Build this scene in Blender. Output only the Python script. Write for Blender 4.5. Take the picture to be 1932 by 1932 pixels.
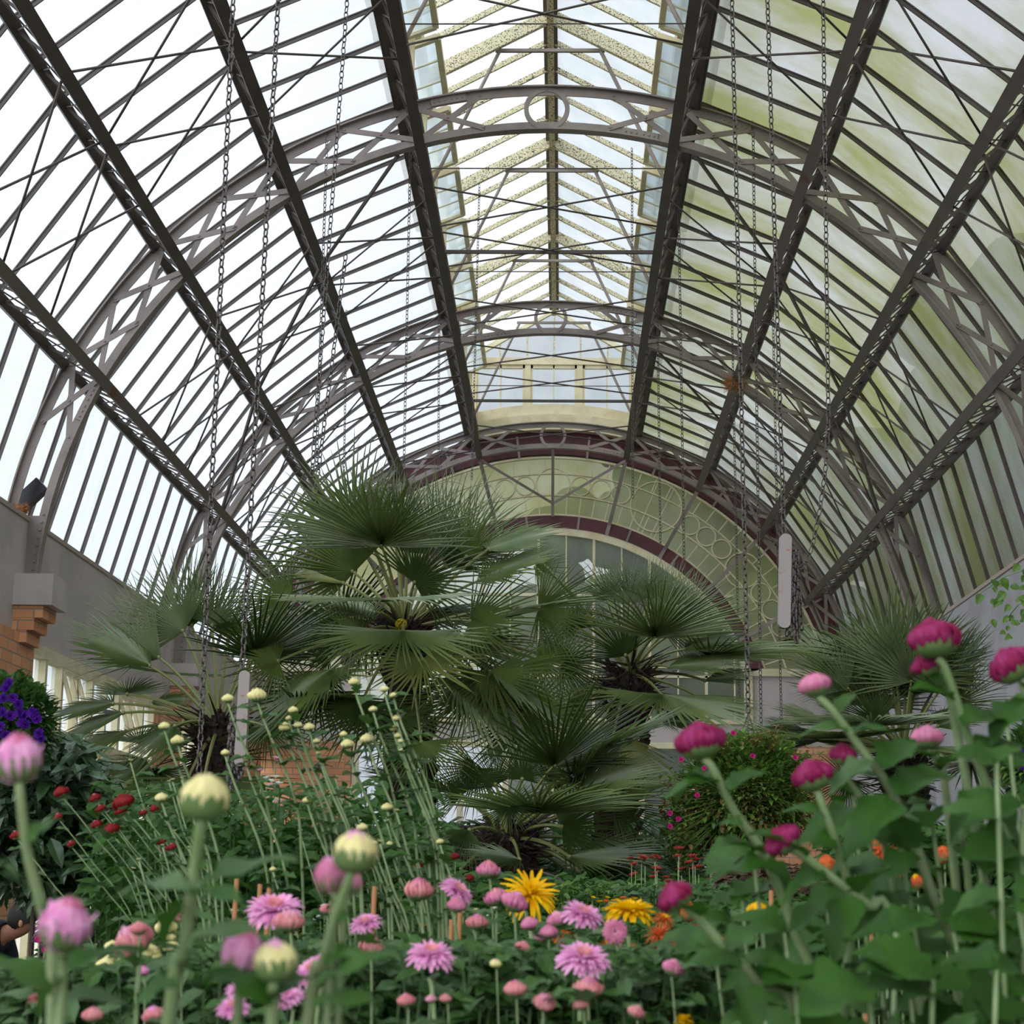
import bpy, math, random
from math import sin, cos, pi, radians, hypot, sqrt, atan2
from mathutils import Vector, Matrix
V = Vector
for o in list(bpy.data.objects): bpy.data.objects.remove(o)
scene = bpy.context.scene
col = scene.collection

# ------------------------------------------------------------ camera, sky, exposure
CAM = V((0.1545, 0.0, 1.5)); FPX = 3374.5
RIGHT = V((1.0, 0.0274, 0.0123)).normalized()
FWD = V((-0.0291, 0.9782, 0.2056)).normalized()
UP = RIGHT.cross(FWD).normalized(); RIGHT = FWD.cross(UP).normalized()
cd = bpy.data.cameras.new('camera'); cam = bpy.data.objects.new('camera', cd); col.objects.link(cam)
cam.matrix_world = Matrix(((RIGHT.x, UP.x, -FWD.x, CAM.x), (RIGHT.y, UP.y, -FWD.y, CAM.y), (RIGHT.z, UP.z, -FWD.z, CAM.z), (0, 0, 0, 1)))
cd.sensor_width = 36; cd.lens = FPX / 1932 * 36; cd.clip_start = .05; cd.clip_end = 300
cd.dof.use_dof = True; cd.dof.focus_distance = 9.5; cd.dof.aperture_fstop = 11
scene.camera = cam

w = bpy.data.worlds.new('overcast_sky'); scene.world = w; w.use_nodes = True
nt = w.node_tree; nt.nodes.clear()
N = nt.nodes.new; L = nt.links.new
tc = N('ShaderNodeTexCoord'); sx = N('ShaderNodeSeparateXYZ'); L(tc.outputs['Generated'], sx.inputs[0])
mr = N('ShaderNodeMapRange'); mr.inputs[1].default_value = -.8; mr.inputs[2].default_value = .7
mr.inputs[3].default_value = 1.08; mr.inputs[4].default_value = .66; L(sx.outputs[0], mr.inputs[0])
nz = N('ShaderNodeTexNoise'); nz.inputs['Scale'].default_value = 2.2; nz.inputs['Detail'].default_value = 4; L(tc.outputs['Generated'], nz.inputs[0])
cr = N('ShaderNodeValToRGB'); cr.color_ramp.elements[0].color = (.86, .91, 1, 1); cr.color_ramp.elements[1].color = (1, 1, 1, 1)
cr.color_ramp.elements[0].position = .35; cr.color_ramp.elements[1].position = .62; L(nz.outputs[0], cr.inputs[0])
bg = N('ShaderNodeBackground'); ow = N('ShaderNodeOutputWorld')
my = N('ShaderNodeMapRange'); my.inputs[1].default_value = -.9; my.inputs[2].default_value = .1; my.inputs[3].default_value = 2.9; my.inputs[4].default_value = 1.0; L(sx.outputs[1], my.inputs[0])  # extra sky brightness added behind the camera to light the interior
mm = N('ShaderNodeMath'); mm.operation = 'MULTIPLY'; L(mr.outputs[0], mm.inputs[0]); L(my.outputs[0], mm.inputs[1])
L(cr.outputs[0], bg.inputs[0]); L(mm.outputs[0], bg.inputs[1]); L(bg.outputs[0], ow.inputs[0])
scene.view_settings.view_transform = 'Standard'; scene.view_settings.look = 'None'
scene.view_settings.gamma = 1; scene.view_settings.use_curve_mapping = False
scene.view_settings.exposure = 0.1
scene.cycles.transparent_max_bounces = 16; scene.cycles.max_bounces = 8
sun = bpy.data.lights.new('sun', 'SUN'); sun.energy = 2.2; sun.angle = radians(40); sun.color = (1, .97, .92)
so = bpy.data.objects.new('sun', sun); col.objects.link(so)
so.rotation_euler = V((.74, .36, -.56)).to_track_quat('-Z', 'Y').to_euler()

# ------------------------------------------------------------ helpers
def lin(h):
    r = [int(h[i:i+2], 16) / 255 for i in (0, 2, 4)]
    return tuple((c / 12.92 if c <= .04045 else ((c + .055) / 1.055) ** 2.4) for c in r)
def ray(px, py):
    return (RIGHT * ((px - 966) / FPX) + UP * ((966 - py) / FPX) + FWD)
def at(px, py, Y):
    d = ray(px, py); return CAM + d * (Y / d.y)
WL = {}
class MB:
    def __init__(s): s.v = []; s.f = []; s.m = []; s.k = 0
    def add(s, vs, fs, mi=0):
        b = len(s.v); s.v += [tuple(v) for v in vs]
        for f in fs: s.f.append(tuple(b + i for i in f)); s.m.append(mi)
    def box(s, a, b, mi=0):
        x0, y0, z0 = a; x1, y1, z1 = b
        s.add([(x0,y0,z0),(x1,y0,z0),(x1,y1,z0),(x0,y1,z0),(x0,y0,z1),(x1,y0,z1),(x1,y1,z1),(x0,y1,z1)],
              [(0,3,2,1),(4,5,6,7),(0,1,5,4),(1,2,6,5),(2,3,7,6),(3,0,4,7)], mi)
    def bar(s, p, q, w, t, up=(0, 1, 0), mi=0):       # w across, t along up
        p = V(p); q = V(q); d = (q - p).normalized(); up = V(up)
        sd = d.cross(up)
        if sd.length < 1e-5: sd = d.orthogonal()
        sd.normalize(); u = sd.cross(d).normalized()
        a = sd * w / 2; b = u * t / 2
        s.add([p-a-b, p+a-b, p+a+b, p-a+b, q-a-b, q+a-b, q+a+b, q-a+b],
              [(0,3,2,1),(4,5,6,7),(0,1,5,4),(1,2,6,5),(2,3,7,6),(3,0,4,7)], mi)
    def tube(s, pts, r, n=6, mi=0, cap=True):
        pts = [V(p) for p in pts]; rs = r if isinstance(r, (list, tuple)) else [r] * len(pts)
        b = len(s.v); ref = None
        for i, p in enumerate(pts):
            d = (pts[min(i+1, len(pts)-1)] - pts[max(i-1, 0)]).normalized()
            if ref is None: ref = d.orthogonal().normalized()
            ref = (ref - d * ref.dot(d)).normalized(); o = d.cross(ref)
            for k in range(n):
                a = 2 * pi * k / n; s.v.append(tuple(p + (ref * cos(a) + o * sin(a)) * rs[i]))
        for i in range(len(pts) - 1):
            for k in range(n):
                s.f.append((b+i*n+k, b+i*n+(k+1) % n, b+(i+1)*n+(k+1) % n, b+(i+1)*n+k)); s.m.append(mi)
        if cap:
            s.f.append(tuple(b+k for k in range(n))[::-1]); s.m.append(mi)
            s.f.append(tuple(b+(len(pts)-1)*n+k for k in range(n))); s.m.append(mi)
    def arc(s, c, r0, r1, a0, a1, y0, y1, n=48, mi=0):   # annular sector solid in an XZ plane, angle from the top
        b = len(s.v)
        for i in range(n + 1):
            a = a0 + (a1 - a0) * i / n
            for r, y in ((r0, y0), (r1, y0), (r1, y1), (r0, y1)): s.v.append((c[0] + r * sin(a), y, c[1] + r * cos(a)))
        closed = abs(abs(a1 - a0) - 2 * pi) < 1e-6
        for i in range(n):
            for k in range(4):
                s.f.append((b+i*4+k, b+i*4+(k+1) % 4, b+i*4+4+(k+1) % 4, b+i*4+4+k)); s.m.append(mi)
        if not closed:
            s.f.append((b, b+3, b+2, b+1)); s.m.append(mi); e = b + n * 4; s.f.append((e, e+1, e+2, e+3)); s.m.append(mi)
    def ball(s, c, r, n=8, m=5, sc=(1, 1, 1), mi=0):
        b = len(s.v); c = V(c)
        for j in range(m + 1):
            t = pi * j / m
            for i in range(n):
                a = 2 * pi * i / n; s.v.append((c.x+r*sc[0]*sin(t)*cos(a), c.y+r*sc[1]*sin(t)*sin(a), c.z+r*sc[2]*cos(t)))
        for j in range(m):
            for i in range(n): s.f.append((b+j*n+i, b+(j+1)*n+i, b+(j+1)*n+(i+1) % n, b+j*n+(i+1) % n)); s.m.append(mi)
    def dome(s, c, d, r, n=6):                            # rivet head
        c = V(c); d = V(d).normalized(); u = d.orthogonal().normalized(); o = d.cross(u)
        b = len(s.v)
        for q, h in ((1, 0), (.75, .5)):
            for k in range(n):
                a = 2*pi*k/n; s.v.append(tuple(c + (u*cos(a)+o*sin(a))*r*q + d*r*h))
        s.v.append(tuple(c + d * r * .7))
        for k in range(n):
            s.f.append((b+k, b+(k+1) % n, b+n+(k+1) % n, b+n+k)); s.m.append(0)
            s.f.append((b+n+k, b+n+(k+1) % n, b+2*n)); s.m.append(0)
    def build(s, name, mat, parent=None, smooth=False, origin=None):
        me = bpy.data.meshes.new(name)
        if parent is not None: Lw = WL.get(parent.name, V((0, 0, 0)))
        elif origin is not None: Lw = V(origin)
        else: Lw = V((0, 0, 0))
        me.from_pydata([(v[0]-Lw.x, v[1]-Lw.y, v[2]-Lw.z) for v in s.v], [], s.f)
        mats = mat if isinstance(mat, (list, tuple)) else [mat]
        for m in mats: me.materials.append(m)
        if len(mats) > 1: me.polygons.foreach_set('material_index', s.m)
        if smooth: me.polygons.foreach_set('use_smooth', [True] * len(s.f))
        me.update()
        o = bpy.data.objects.new(name, me); col.objects.link(o)
        if parent is not None: o.parent = parent
        else: o.location = Lw
        WL[o.name] = Lw.copy()
        return o
def thing(name, loc, label, cat, group=None):
    o = bpy.data.objects.new(name, None); col.objects.link(o); o.location = loc; WL[o.name] = V(loc)
    o.empty_display_size = .1
    o['label'] = label; o['category'] = cat
    if group: o['group'] = group
    return o
def tag(o, label, cat, group=None, kind=None):
    o['label'] = label; o['category'] = cat
    if group: o['group'] = group
    if kind: o['kind'] = kind
    return o
def struct(o): o['kind'] = 'structure'; return o

# ------------------------------------------------------------ materials
def mat(name, c, rough=.6, metal=0, var=.0, scale=8, c2=None, bump=0, spec=.5, trans=0, stretch=None, thr=(.45, .6)):
    m = bpy.data.materials.new(name); m.use_nodes = True; t = m.node_tree; b = t.nodes['Principled BSDF']
    n = t.nodes.new; l = t.links.new
    c = lin(c) if isinstance(c, str) else c
    b.inputs['Base Color'].default_value = (*c, 1); b.inputs['Roughness'].default_value = rough
    b.inputs['Metallic'].default_value = metal; b.inputs['Specular IOR Level'].default_value = spec
    if c2 is not None or bump:
        g = n('ShaderNodeNewGeometry'); mp = n('ShaderNodeMapping'); l(g.outputs['Position'], mp.inputs[0])
        if stretch: mp.inputs['Scale'].default_value = stretch
        z = n('ShaderNodeTexNoise'); z.inputs['Scale'].default_value = scale; z.inputs['Detail'].default_value = 5
        l(mp.outputs[0], z.inputs[0])
        if c2 is not None:
            c2 = lin(c2) if isinstance(c2, str) else c2
            r = n('ShaderNodeValToRGB'); r.color_ramp.elements[0].color = (*c, 1); r.color_ramp.elements[1].color = (*c2, 1)
            r.color_ramp.elements[0].position = thr[0]; r.color_ramp.elements[1].position = thr[1]
            l(z.outputs[0], r.inputs[0]); l(r.outputs[0], b.inputs['Base Color'])
        if bump:
            bp = n('ShaderNodeBump'); bp.inputs['Strength'].default_value = bump; bp.inputs['Distance'].default_value = .02
            l(z.outputs[0], bp.inputs['Height']); l(bp.outputs[0], b.inputs['Normal'])
    if trans:
        tb = t.nodes.new('ShaderNodeBsdfTranslucent'); tb.inputs[0].default_value = (*[min(1, x * 1.6) for x in c], 1)
        mx = t.nodes.new('ShaderNodeMixShader'); mx.inputs[0].default_value = trans
        out = t.nodes['Material Output']; l(b.outputs[0], mx.inputs[1]); l(tb.outputs[0], mx.inputs[2]); l(mx.outputs[0], out.inputs[0])
    return m
def glass(name, tint, algae=None, ascale=1.2, tr=.35, thr=(.35, .65), astr=(1, 1, 1), yg=None):
    m = bpy.data.materials.new(name); m.use_nodes = True; t = m.node_tree; t.nodes.clear(); n = t.nodes.new; l = t.links.new
    out = n('ShaderNodeOutputMaterial'); tl = n('ShaderNodeBsdfTranslucent'); tp = n('ShaderNodeBsdfTransparent')
    gl = n('ShaderNodeBsdfGlossy'); gl.inputs['Roughness'].default_value = .3
    mx = n('ShaderNodeMixShader'); mx.inputs[0].default_value = tr; l(tl.outputs[0], mx.inputs[1]); l(tp.outputs[0], mx.inputs[2])
    m2 = n('ShaderNodeMixShader'); m2.inputs[0].default_value = .04; l(mx.outputs[0], m2.inputs[1]); l(gl.outputs[0], m2.inputs[2]); l(m2.outputs[0], out.inputs[0])
    g = n('ShaderNodeNewGeometry'); mp = n('ShaderNodeMapping'); mp.inputs['Scale'].default_value = astr; l(g.outputs['Position'], mp.inputs[0])
    z = n('ShaderNodeTexNoise'); z.inputs['Scale'].default_value = ascale; z.inputs['Detail'].default_value = 6; z.inputs['Roughness'].default_value = .65
    l(mp.outputs[0], z.inputs[0])
    r = n('ShaderNodeValToRGB'); r.color_ramp.elements[0].color = (*lin(tint), 1); r.color_ramp.elements[1].color = (*lin(algae or tint), 1)
    r.color_ramp.elements[0].position, r.color_ramp.elements[1].position = thr
    l(z.outputs[0], r.inputs[0]); l(r.outputs[0], tl.inputs[0]); l(r.outputs[0], tp.inputs[0])
    return m
M = {}
M['steel'] = mat('taupe_painted_steel', '8e827b', .55, c2='7c716b', scale=3)
M['iron'] = mat('brown_grey_painted_iron', '564d47', .5, c2='453c36', scale=4, thr=(.4, .7))
M['rust'] = mat('rusty_iron', '6d645d', .7, c2='6e4a33', scale=3, thr=(.60, .68))
M['cream'] = mat('cream_paint', 'd8cfae', .6, c2='cbc09c', scale=5)
M['flake'] = mat('flaking_cream_paint', 'd8cfae', .7, c2='3a352b', scale=85, thr=(.53, .60), stretch=(1, .6, 1))
M['maroon'] = mat('maroon_paint', '55252b', .6, c2='4a2026', scale=4)
M['plaster'] = mat('grey_painted_plaster', 'b9b0ac', .8, c2='aca4a0', scale=2.5, bump=.25)
M['plasterR'] = mat('pale_grey_painted_plaster', '9e9da0', .8, c2='929194', scale=2.5, bump=.25)
M['coping'] = mat('coping_paint', 'a4958a', .8)
M['concrete'] = mat('concrete', '8c8683', .9, c2='6f6c60', scale=20, bump=.4)
M['glassL'] = glass('whitewashed_glass', 'e0e8f3', 'd3dbe5', 1.6, tr=.55, thr=(.5, .75), astr=(.6, 4, .6))
M['glassR'] = glass('algae_stained_glass', 'd9dde0', 'a6ab76', .7, tr=.34, thr=(.33, .62), astr=(.8, 1.5, .8), yg=(8.5, 15.5))
M['glassV'] = glass('lantern_glass', 'f4faff', 'e2ebee', 2.5, tr=.6)
M['glassE'] = glass('obscured_glass', 'd9dcc0', 'c0c188', .9, tr=.38)
M['glassE2'] = glass('thin_glass', 'dfe5dd', 'd2d8c6', .9, tr=.72)
M['glassS'] = glass('sash_glass', 'c6d3da', 'b4c2c8', 2.5, tr=.4)
M['dead'] = mat('dead_brown_leaf', (.085, .040, .018), .8, c2=(.04, .02, .01), scale=20)
M['glassW'] = glass('clear_side_glass', 'f6fbff', 'e4edf2', 1.5, tr=.6)
M['chain'] = mat('dull_galvanised_chain', '5a5450', .5, .6)
M['weight'] = mat('grey_painted_iron_weight', '9c928e', .7, c2='a06a48', scale=30, thr=(.62, .7))
M['straw'] = mat('straw', 'b5824f', .9, c2='8a5a35', scale=30)
M['black'] = mat('black_plastic', '141416', .4)
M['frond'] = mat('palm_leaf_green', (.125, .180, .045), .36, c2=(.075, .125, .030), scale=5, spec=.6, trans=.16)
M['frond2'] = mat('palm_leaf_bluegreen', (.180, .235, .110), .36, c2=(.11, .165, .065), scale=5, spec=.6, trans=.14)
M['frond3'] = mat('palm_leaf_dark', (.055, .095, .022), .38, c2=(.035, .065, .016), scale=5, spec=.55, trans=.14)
M['frondY'] = mat('palm_leaf_yellowing', (.20, .22, .06), .45, c2=(.12, .16, .04), scale=6, trans=.15)
M['petiole'] = mat('palm_petiole', (.17, .19, .06), .5)
M['fibre'] = mat('palm_trunk_fibre', '3a2820', .95, c2='1c130e', scale=40, bump=.8)
M['inflo'] = mat('palm_flower_yellow', '9a8a12', .8)
M['leafA'] = mat('chrysanthemum_leaf', (.052, .125, .026), .5, c2=(.032, .085, .018), scale=20, spec=.22, trans=.22)
M['leafB'] = mat('chrysanthemum_leaf_greygreen', (.085, .150, .060), .55, c2=(.05, .105, .038), scale=20, spec=.22, trans=.18)
M['leafC'] = mat('broad_dark_leaf', (.034, .105, .012), .45, c2=(.022, .07, .01), scale=20, spec=.22, trans=.25)
M['leafD'] = mat('glossy_shrub_leaf', (.030, .065, .025), .3, c2=(.05, .10, .04), scale=9, trans=.12)
M['leafG'] = mat('bright_green_leaf', (.14, .26, .045), .5, c2=(.09, .19, .03), scale=8, trans=.3)
M['leafO'] = mat('bronze_leaf', (.16, .10, .03), .6, c2=(.10, .13, .03), scale=8, trans=.25)
M['leafP'] = mat('purple_leaf', (.03, .012, .022), .5, c2=(.05, .05, .04), scale=30)
M['stem'] = mat('chrysanthemum_stem', (.22, .30, .14), .55, c2=(.15, .23, .09), scale=15)
M['calyx'] = mat('calyx_green', (.10, .17, .05), .6)
M['soil'] = mat('dark_soil', '231a13', .95, c2='120d0a', scale=20, bump=.6)
M['paving'] = mat('grey_paving', '6f6c68', .9, c2='5d5a56', scale=3)
M['grass'] = mat('grass', (.05, .09, .025), .9, c2=(.03, .06, .02), scale=3)
M['treeleaf'] = mat('tree_crown', (.050, .085, .022), .9, c2=(.025, .05, .014), scale=1.2)
M['bark'] = mat('bark', '3b2f26', .9)
M['bamboo'] = mat('bamboo_cane', '9a6a40', .6)
def petal(name, c, c2=None): return mat(name, c, .6, c2=c2, scale=60, trans=.3, spec=.2)
M['pink'] = petal('pink_petal', 'efb0d6', 'e493c6'); M['coral'] = petal('coral_petal', 'dd9a9c', 'd08389')
M['rose'] = petal('rose_petal', 'd68dab', 'c9769a'); M['magenta'] = petal('magenta_petal', '8a1c4c', 'a0346a')
M['yellow'] = petal('yellow_petal', 'f2bf0c', 'e5a800'); M['creamp'] = petal('cream_petal', 'efe6ac', 'e4db9c')
M['orange'] = petal('orange_petal', 'cf6a34', 'b8502c'); M['brick'] = petal('brick_red_petal', 'a8463c', '93382f')
M['dkred'] = petal('dark_red_petal', '7d1c1c', '93262a'); M['white'] = petal('white_petal', 'e8e8e4')
M['purple'] = petal('purple_petal', '3d0d78', '551594'); M['hotpink'] = petal('hot_pink_petal', 'c2267e'); M['blush'] = petal('blush_petal', 'e8b3c4', 'd98aa6')
M['scarlet'] = petal('scarlet_petal', 'c41a14')

def brick_mat():
    m = bpy.data.materials.new('orange_brick'); m.use_nodes = True; t = m.node_tree; b = t.nodes['Principled BSDF']; n = t.nodes.new; l = t.links.new
    g = n('ShaderNodeNewGeometry'); s = n('ShaderNodeSeparateXYZ'); l(g.outputs['Position'], s.inputs[0])
    ad = n('ShaderNodeMath'); l(s.outputs[0], ad.inputs[0]); l(s.outputs[1], ad.inputs[1])
    cb = n('ShaderNodeCombineXYZ'); l(ad.outputs[0], cb.inputs[0]); l(s.outputs[2], cb.inputs[1])
    br = n('ShaderNodeTexBrick'); l(cb.outputs[0], br.inputs[0]); br.inputs['Scale'].default_value = 1
    br.inputs['Brick Width'].default_value = .23; br.inputs['Row Height'].default_value = .084; br.inputs['Mortar Size'].default_value = .006
    br.inputs['Color1'].default_value = (*lin('dba27a'), 1); br.inputs['Color2'].default_value = (*lin('c68862'), 1); br.inputs['Mortar'].default_value = (*lin('948372'), 1)
    l(br.outputs[0], b.inputs['Base Color']); b.inputs['Roughness'].default_value = .85
    bp = n('ShaderNodeBump'); bp.inputs['Strength'].default_value = .5; bp.inputs['Distance'].default_value = .01; bp.invert = True
    l(br.outputs[1], bp.inputs['Height']); l(bp.outputs[0], b.inputs['Normal'])
    return m
M['bricks'] = brick_mat()

# ------------------------------------------------------------ large structure
T = [13.0, 18.227, 23.276]; YE = 23.9; Y0 = -3.0
MOD = .5145; ZO = 3.56; RO = 4.07; ZI = 3.508; RI = 3.753; XW = 3.85; ZC = 4.17
m = MB(); m.box((-XW, Y0, -.1), (XW, YE, 0)); struct(m.build('floor', M['paving']))
m = MB(); m.box((-60, -30, -.3), (60, 90, -.12)); struct(m.build('ground', M['grass']))
# left wall: plaster beam above the windows, coping, brick below
m = MB(); m.box((-4.1, Y0, 3.27), (-XW, YE, ZC - .035)); m.box((-4.1, Y0, ZC - .035), (-XW + .012, YE, ZC), 1)
m.box((-4.1, Y0, 0), (-XW, YE, .8), 2)
struct(m.build('wall_left', [M['plaster'], M['coping'], M['bricks']]))
m = MB(); m.box((XW, Y0, 0), (4.1, YE, ZC - .035)); m.box((XW - .012, Y0, ZC - .035), (4.1, YE, ZC), 1)
struct(m.build('wall_right', [M['plasterR'], M['coping']]))
# end wall: gables of plaster and brick either side of the central window bay, maroon arch band
m = MB()
XB = 2.66
for s in (-1, 1):
    a, b = sorted((s * XB, s * 4.1))
    m.box((a, YE, 3.38), (b, YE + .25, 4.34)); m.box((a, YE, 0), (b, YE + .25, 3.38), 1)
    m.box((a, YE - .05, 4.30), (b, YE, 4.40), 3)
zc = 3.5
aspr = math.acos((4.38 - zc) / 3.80)
m.arc((0, 3.53), 3.80, 4.13, -aspr - .12, aspr + .12, YE - .03, YE + .25, 72, 2)
m.box((-XB, YE, 0), (XB, YE + .25, .9), 1)
struct(m.build('wall_back', [M['plaster'], M['bricks'], M['maroon'], M['cream']]))
# roof glass, two curved flanks
RG = 4.15
gang = [radians(x) for x in (14.9, 31.9, 47.8, 64.0)] + [math.acos((ZC - ZO) / 4.10)]
grad_ = [RG, RG, RG, RG, 4.10]
a2 = math.acos((ZC - ZO) / 4.07)
def gp(i, s, y, dr=0): return (s * (grad_[i] + dr) * sin(gang[i]), y, ZO + (grad_[i] + dr) * cos(gang[i]))
for s, g in ((-1, 'glassL'), (1, 'glassR')):
    m = MB()
    for i in range(5): m.v += [gp(i, s, Y0), gp(i, s, YE + .1)]
    for i in range(4): m.f.append((i*2, i*2+1, i*2+3, i*2+2)); m.m.append(0)
    ce = struct(m.build('ceiling', M[g]))
    for k in range(-17, 22):
        y = T[0] + k * MOD
        if y > YE - .08: continue
        q = MB()
        for i in range(4):
            n_ = V((s * sin((gang[i] + gang[i+1]) / 2), 0, cos((gang[i] + gang[i+1]) / 2)))
            p_, q_ = V(gp(i, s, y, -.025)), V(gp(i+1, s, y, -.025))
            q.bar(p_, q_, .011, .032, up=n_); q.bar(p_ + n_*.014, q_ + n_*.014, .023, .009, up=n_)
        q.build('glazing_bar', M['iron'], ce)

# ------------------------------------------------------------ arched lattice trusses
J = [radians(a) for a in (7.3, 15.2, 23.2, 31.2, 39.1, 47.0, 55.0, 63.0, 70.6)]
ROWS = [radians(a) for a in (15.2, 31.2, 47.0, 63.0)]
def P(a, r, y, zz=ZI): return V((r * sin(a), y, zz + r * cos(a)))
where = ['nearest the camera, ring at its crown', 'in the middle of the roof, second from the camera', 'against the maroon arch of the end wall']
for ti, y in enumerate(T):
    t = thing('arched_truss', (0, y, 3.7), 'taupe riveted lattice arch truss ' + where[ti], 'roof truss', 'arched lattice trusses')
    ae = radians(86.5)
    m = MB(); m.arc((0, ZO), RO - .012, RO, -a2, a2, y - .045, y + .045, 80); m.arc((0, ZO), RO - .075, RO - .01, -a2, a2, y - .006, y + .006, 80)
    m.build('outer_chord', M['steel'], t)
    m = MB(); m.arc((0, ZI), RI, RI + .012, -ae, ae, y - .045, y + .045, 80); m.arc((0, ZI), RI + .01, RI + .075, -ae, ae, y - .006, y + .006, 80)
    m.build('inner_chord', M['steel'], t)
    rc = (0, 7.444)
    m = MB(); m.arc(rc, .142, .178, 0, 2 * pi, y - .012, y + .012, 40); m.dome((0, y - .012, 7.285), (0, -1, 0), .012); m.dome((0, y - .012, 7.605), (0, -1, 0), .012)
    m.build('ring', M['steel'], t)
    for s in (-1, 1):
        for i in range(len(J) - 1):
            for p, q, yy in ((P(s*J[i], RI + .05, y), P(s*J[i+1], RO - .04, y, ZO), y - .012), (P(s*J[i], RO - .04, y, ZO), P(s*J[i+1], RI + .05, y), y - .002)):
                p = V((p.x, yy, p.z)); q = V((q.x, yy, q.z))
                b = MB(); b.bar(p, q, .042, .009)
                for e in (0.02, .5, .98): b.dome(p.lerp(q, e) - V((0, .005, 0)), (0, -1, 0), .011)
                b.build('lattice_bar', M['steel'], t)
        # haunch plate bearing on the pier
        b = MB(); zb = 3.70
        xi = lambda z: sqrt(max(0, (RI + .01) ** 2 - (z - ZI) ** 2))
        zs = [zb + .48 * k / 8 for k in range(9)]
        for z0_, z1_ in zip(zs, zs[1:]):
            for yy in (y - .004, y + .004): b.add([(s * xi(z0_), yy, z0_), (s * XW, yy, z0_), (s * XW, yy, z1_), (s * xi(z1_), yy, z1_)], [(0, 1, 2, 3)])
        for z in zs: b.dome((s * (xi(z) + .035), y - .006, z + .01), (0, -1, 0), .012)
        b.build('haunch_plate', M['steel'], t)
    sp = {0: [(-11, 1), (11, 0), (21, 1), (-66, 0)], 1: [(11, 1), (-9, 0), (-53, 1), (66, 0)], 2: [(12, 0), (-40, 1)]}[ti]
    for a, o in sp:
        a = radians(a); rr = (RO - .04, ZO) if o else (RI + .04, ZI)
        b = MB(); da = .14 / rr[0] * 1; b.arc((0, rr[1]), rr[0] - .03, rr[0] + .03, a - da, a + da, y - .018, y - .005, 6)
        for k in (-.8, -.5, -.2, .2, .5, .8): b.dome(P(a + da * k, rr[0], y - .018, rr[1]), (0, -1, 0), .011)
        b.build('splice_plate', M['steel'], t)

# ------------------------------------------------------------ lattice purlins
rowname = ['beside the lantern', 'second below the lantern', 'third below the lantern', 'lowest, nearest the wall coping']
PY0 = 5.0
for s in (-1, 1):
    for i, a in enumerate(ROWS):
        ao = s * radians((16.3, 31.9, 47.8, 64.0)[i]); a *= s; y1 = YE
        t = thing('lattice_purlin', (0, PY0, 3.0) if 0 else tuple(P(a, RI - .02, PY0)), 'long iron lattice purlin on the %s roof slope, %s' % ('left' if s < 0 else 'right', rowname[i]), 'purlin', 'lattice purlins')
        n = V((sin(a), 0, cos(a)))
        po = lambda y: P(ao, 4.075, y, ZO); pi_ = lambda y: P(a, RI - .012, y)
        m = MB(); m.bar(po(PY0), po(y1), .11 if i == 0 else .065, .05, up=n); m.bar(po(PY0) - n*.03, po(y1) - n*.03, .075, .012, up=n); m.build('outer_beam', M['iron'], t)
        m = MB(); m.bar(pi_(PY0), pi_(T[2]), .082, .022, up=n); m.bar(pi_(PY0) + n*.03, pi_(T[2]) + n*.03, .014, .05, up=n)
        m.build('inner_beam', M['rust'] if (s, i) in ((-1, 3), (1, 1)) else M['iron'], t)
        m = MB(); k = 0
        y = T[0] - 15 * MOD
        while y < T[2] - .1:
            m.bar(po(y), pi_(y), .018, .006, up=(0, 1, 0))
            q0 = y + .0; q1 = y + MOD
            m.tube([po(q0) - n*.02, pi_(q1) + n*.01], .006, 5); m.tube([pi_(q0) + n*.01, po(q1) - n*.02], .006, 5)
            y += MOD; k += 1
        m.build('lacing', M['iron'], t)
        # continuation strut down to the lunette
    for i, a in enumerate(ROWS):
        a *= s
        b = MB(); p = P(a, RI - .05, T[2] - .02); q = V((2.93 * sin(a), YE - .06, 3.5 + 2.93 * cos(a))); b.bar(p, q, .05, .02, up=(0, 1, 0))
        b.bar(q, V((2.80 * sin(a), YE - .04, 3.5 + 2.80 * cos(a))), .05, .03)
        tag(b.build('raking_strut', M['steel'], origin=q), '%s raking strut from the far truss to the lunette, on the %s side' % (['topmost', 'upper middle', 'lower middle', 'lowest'][i], 'left' if s < 0 else 'right'), 'strut', 'raking struts')
b = MB(); q = V((0, YE - .08, 6.63))
for s in (-1, 1): b.bar(P(s * ROWS[0], RI - .03, T[2] - .03), q, .035, .012)
b.bar((0, T[2], 7.26), (0, YE - .08, 6.45), .04, .015)
tag(b.build('hanger_brace', M['steel'], origin=q), 'v shaped flat iron brace with upright hanging before the lunette crown', 'brace')

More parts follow.
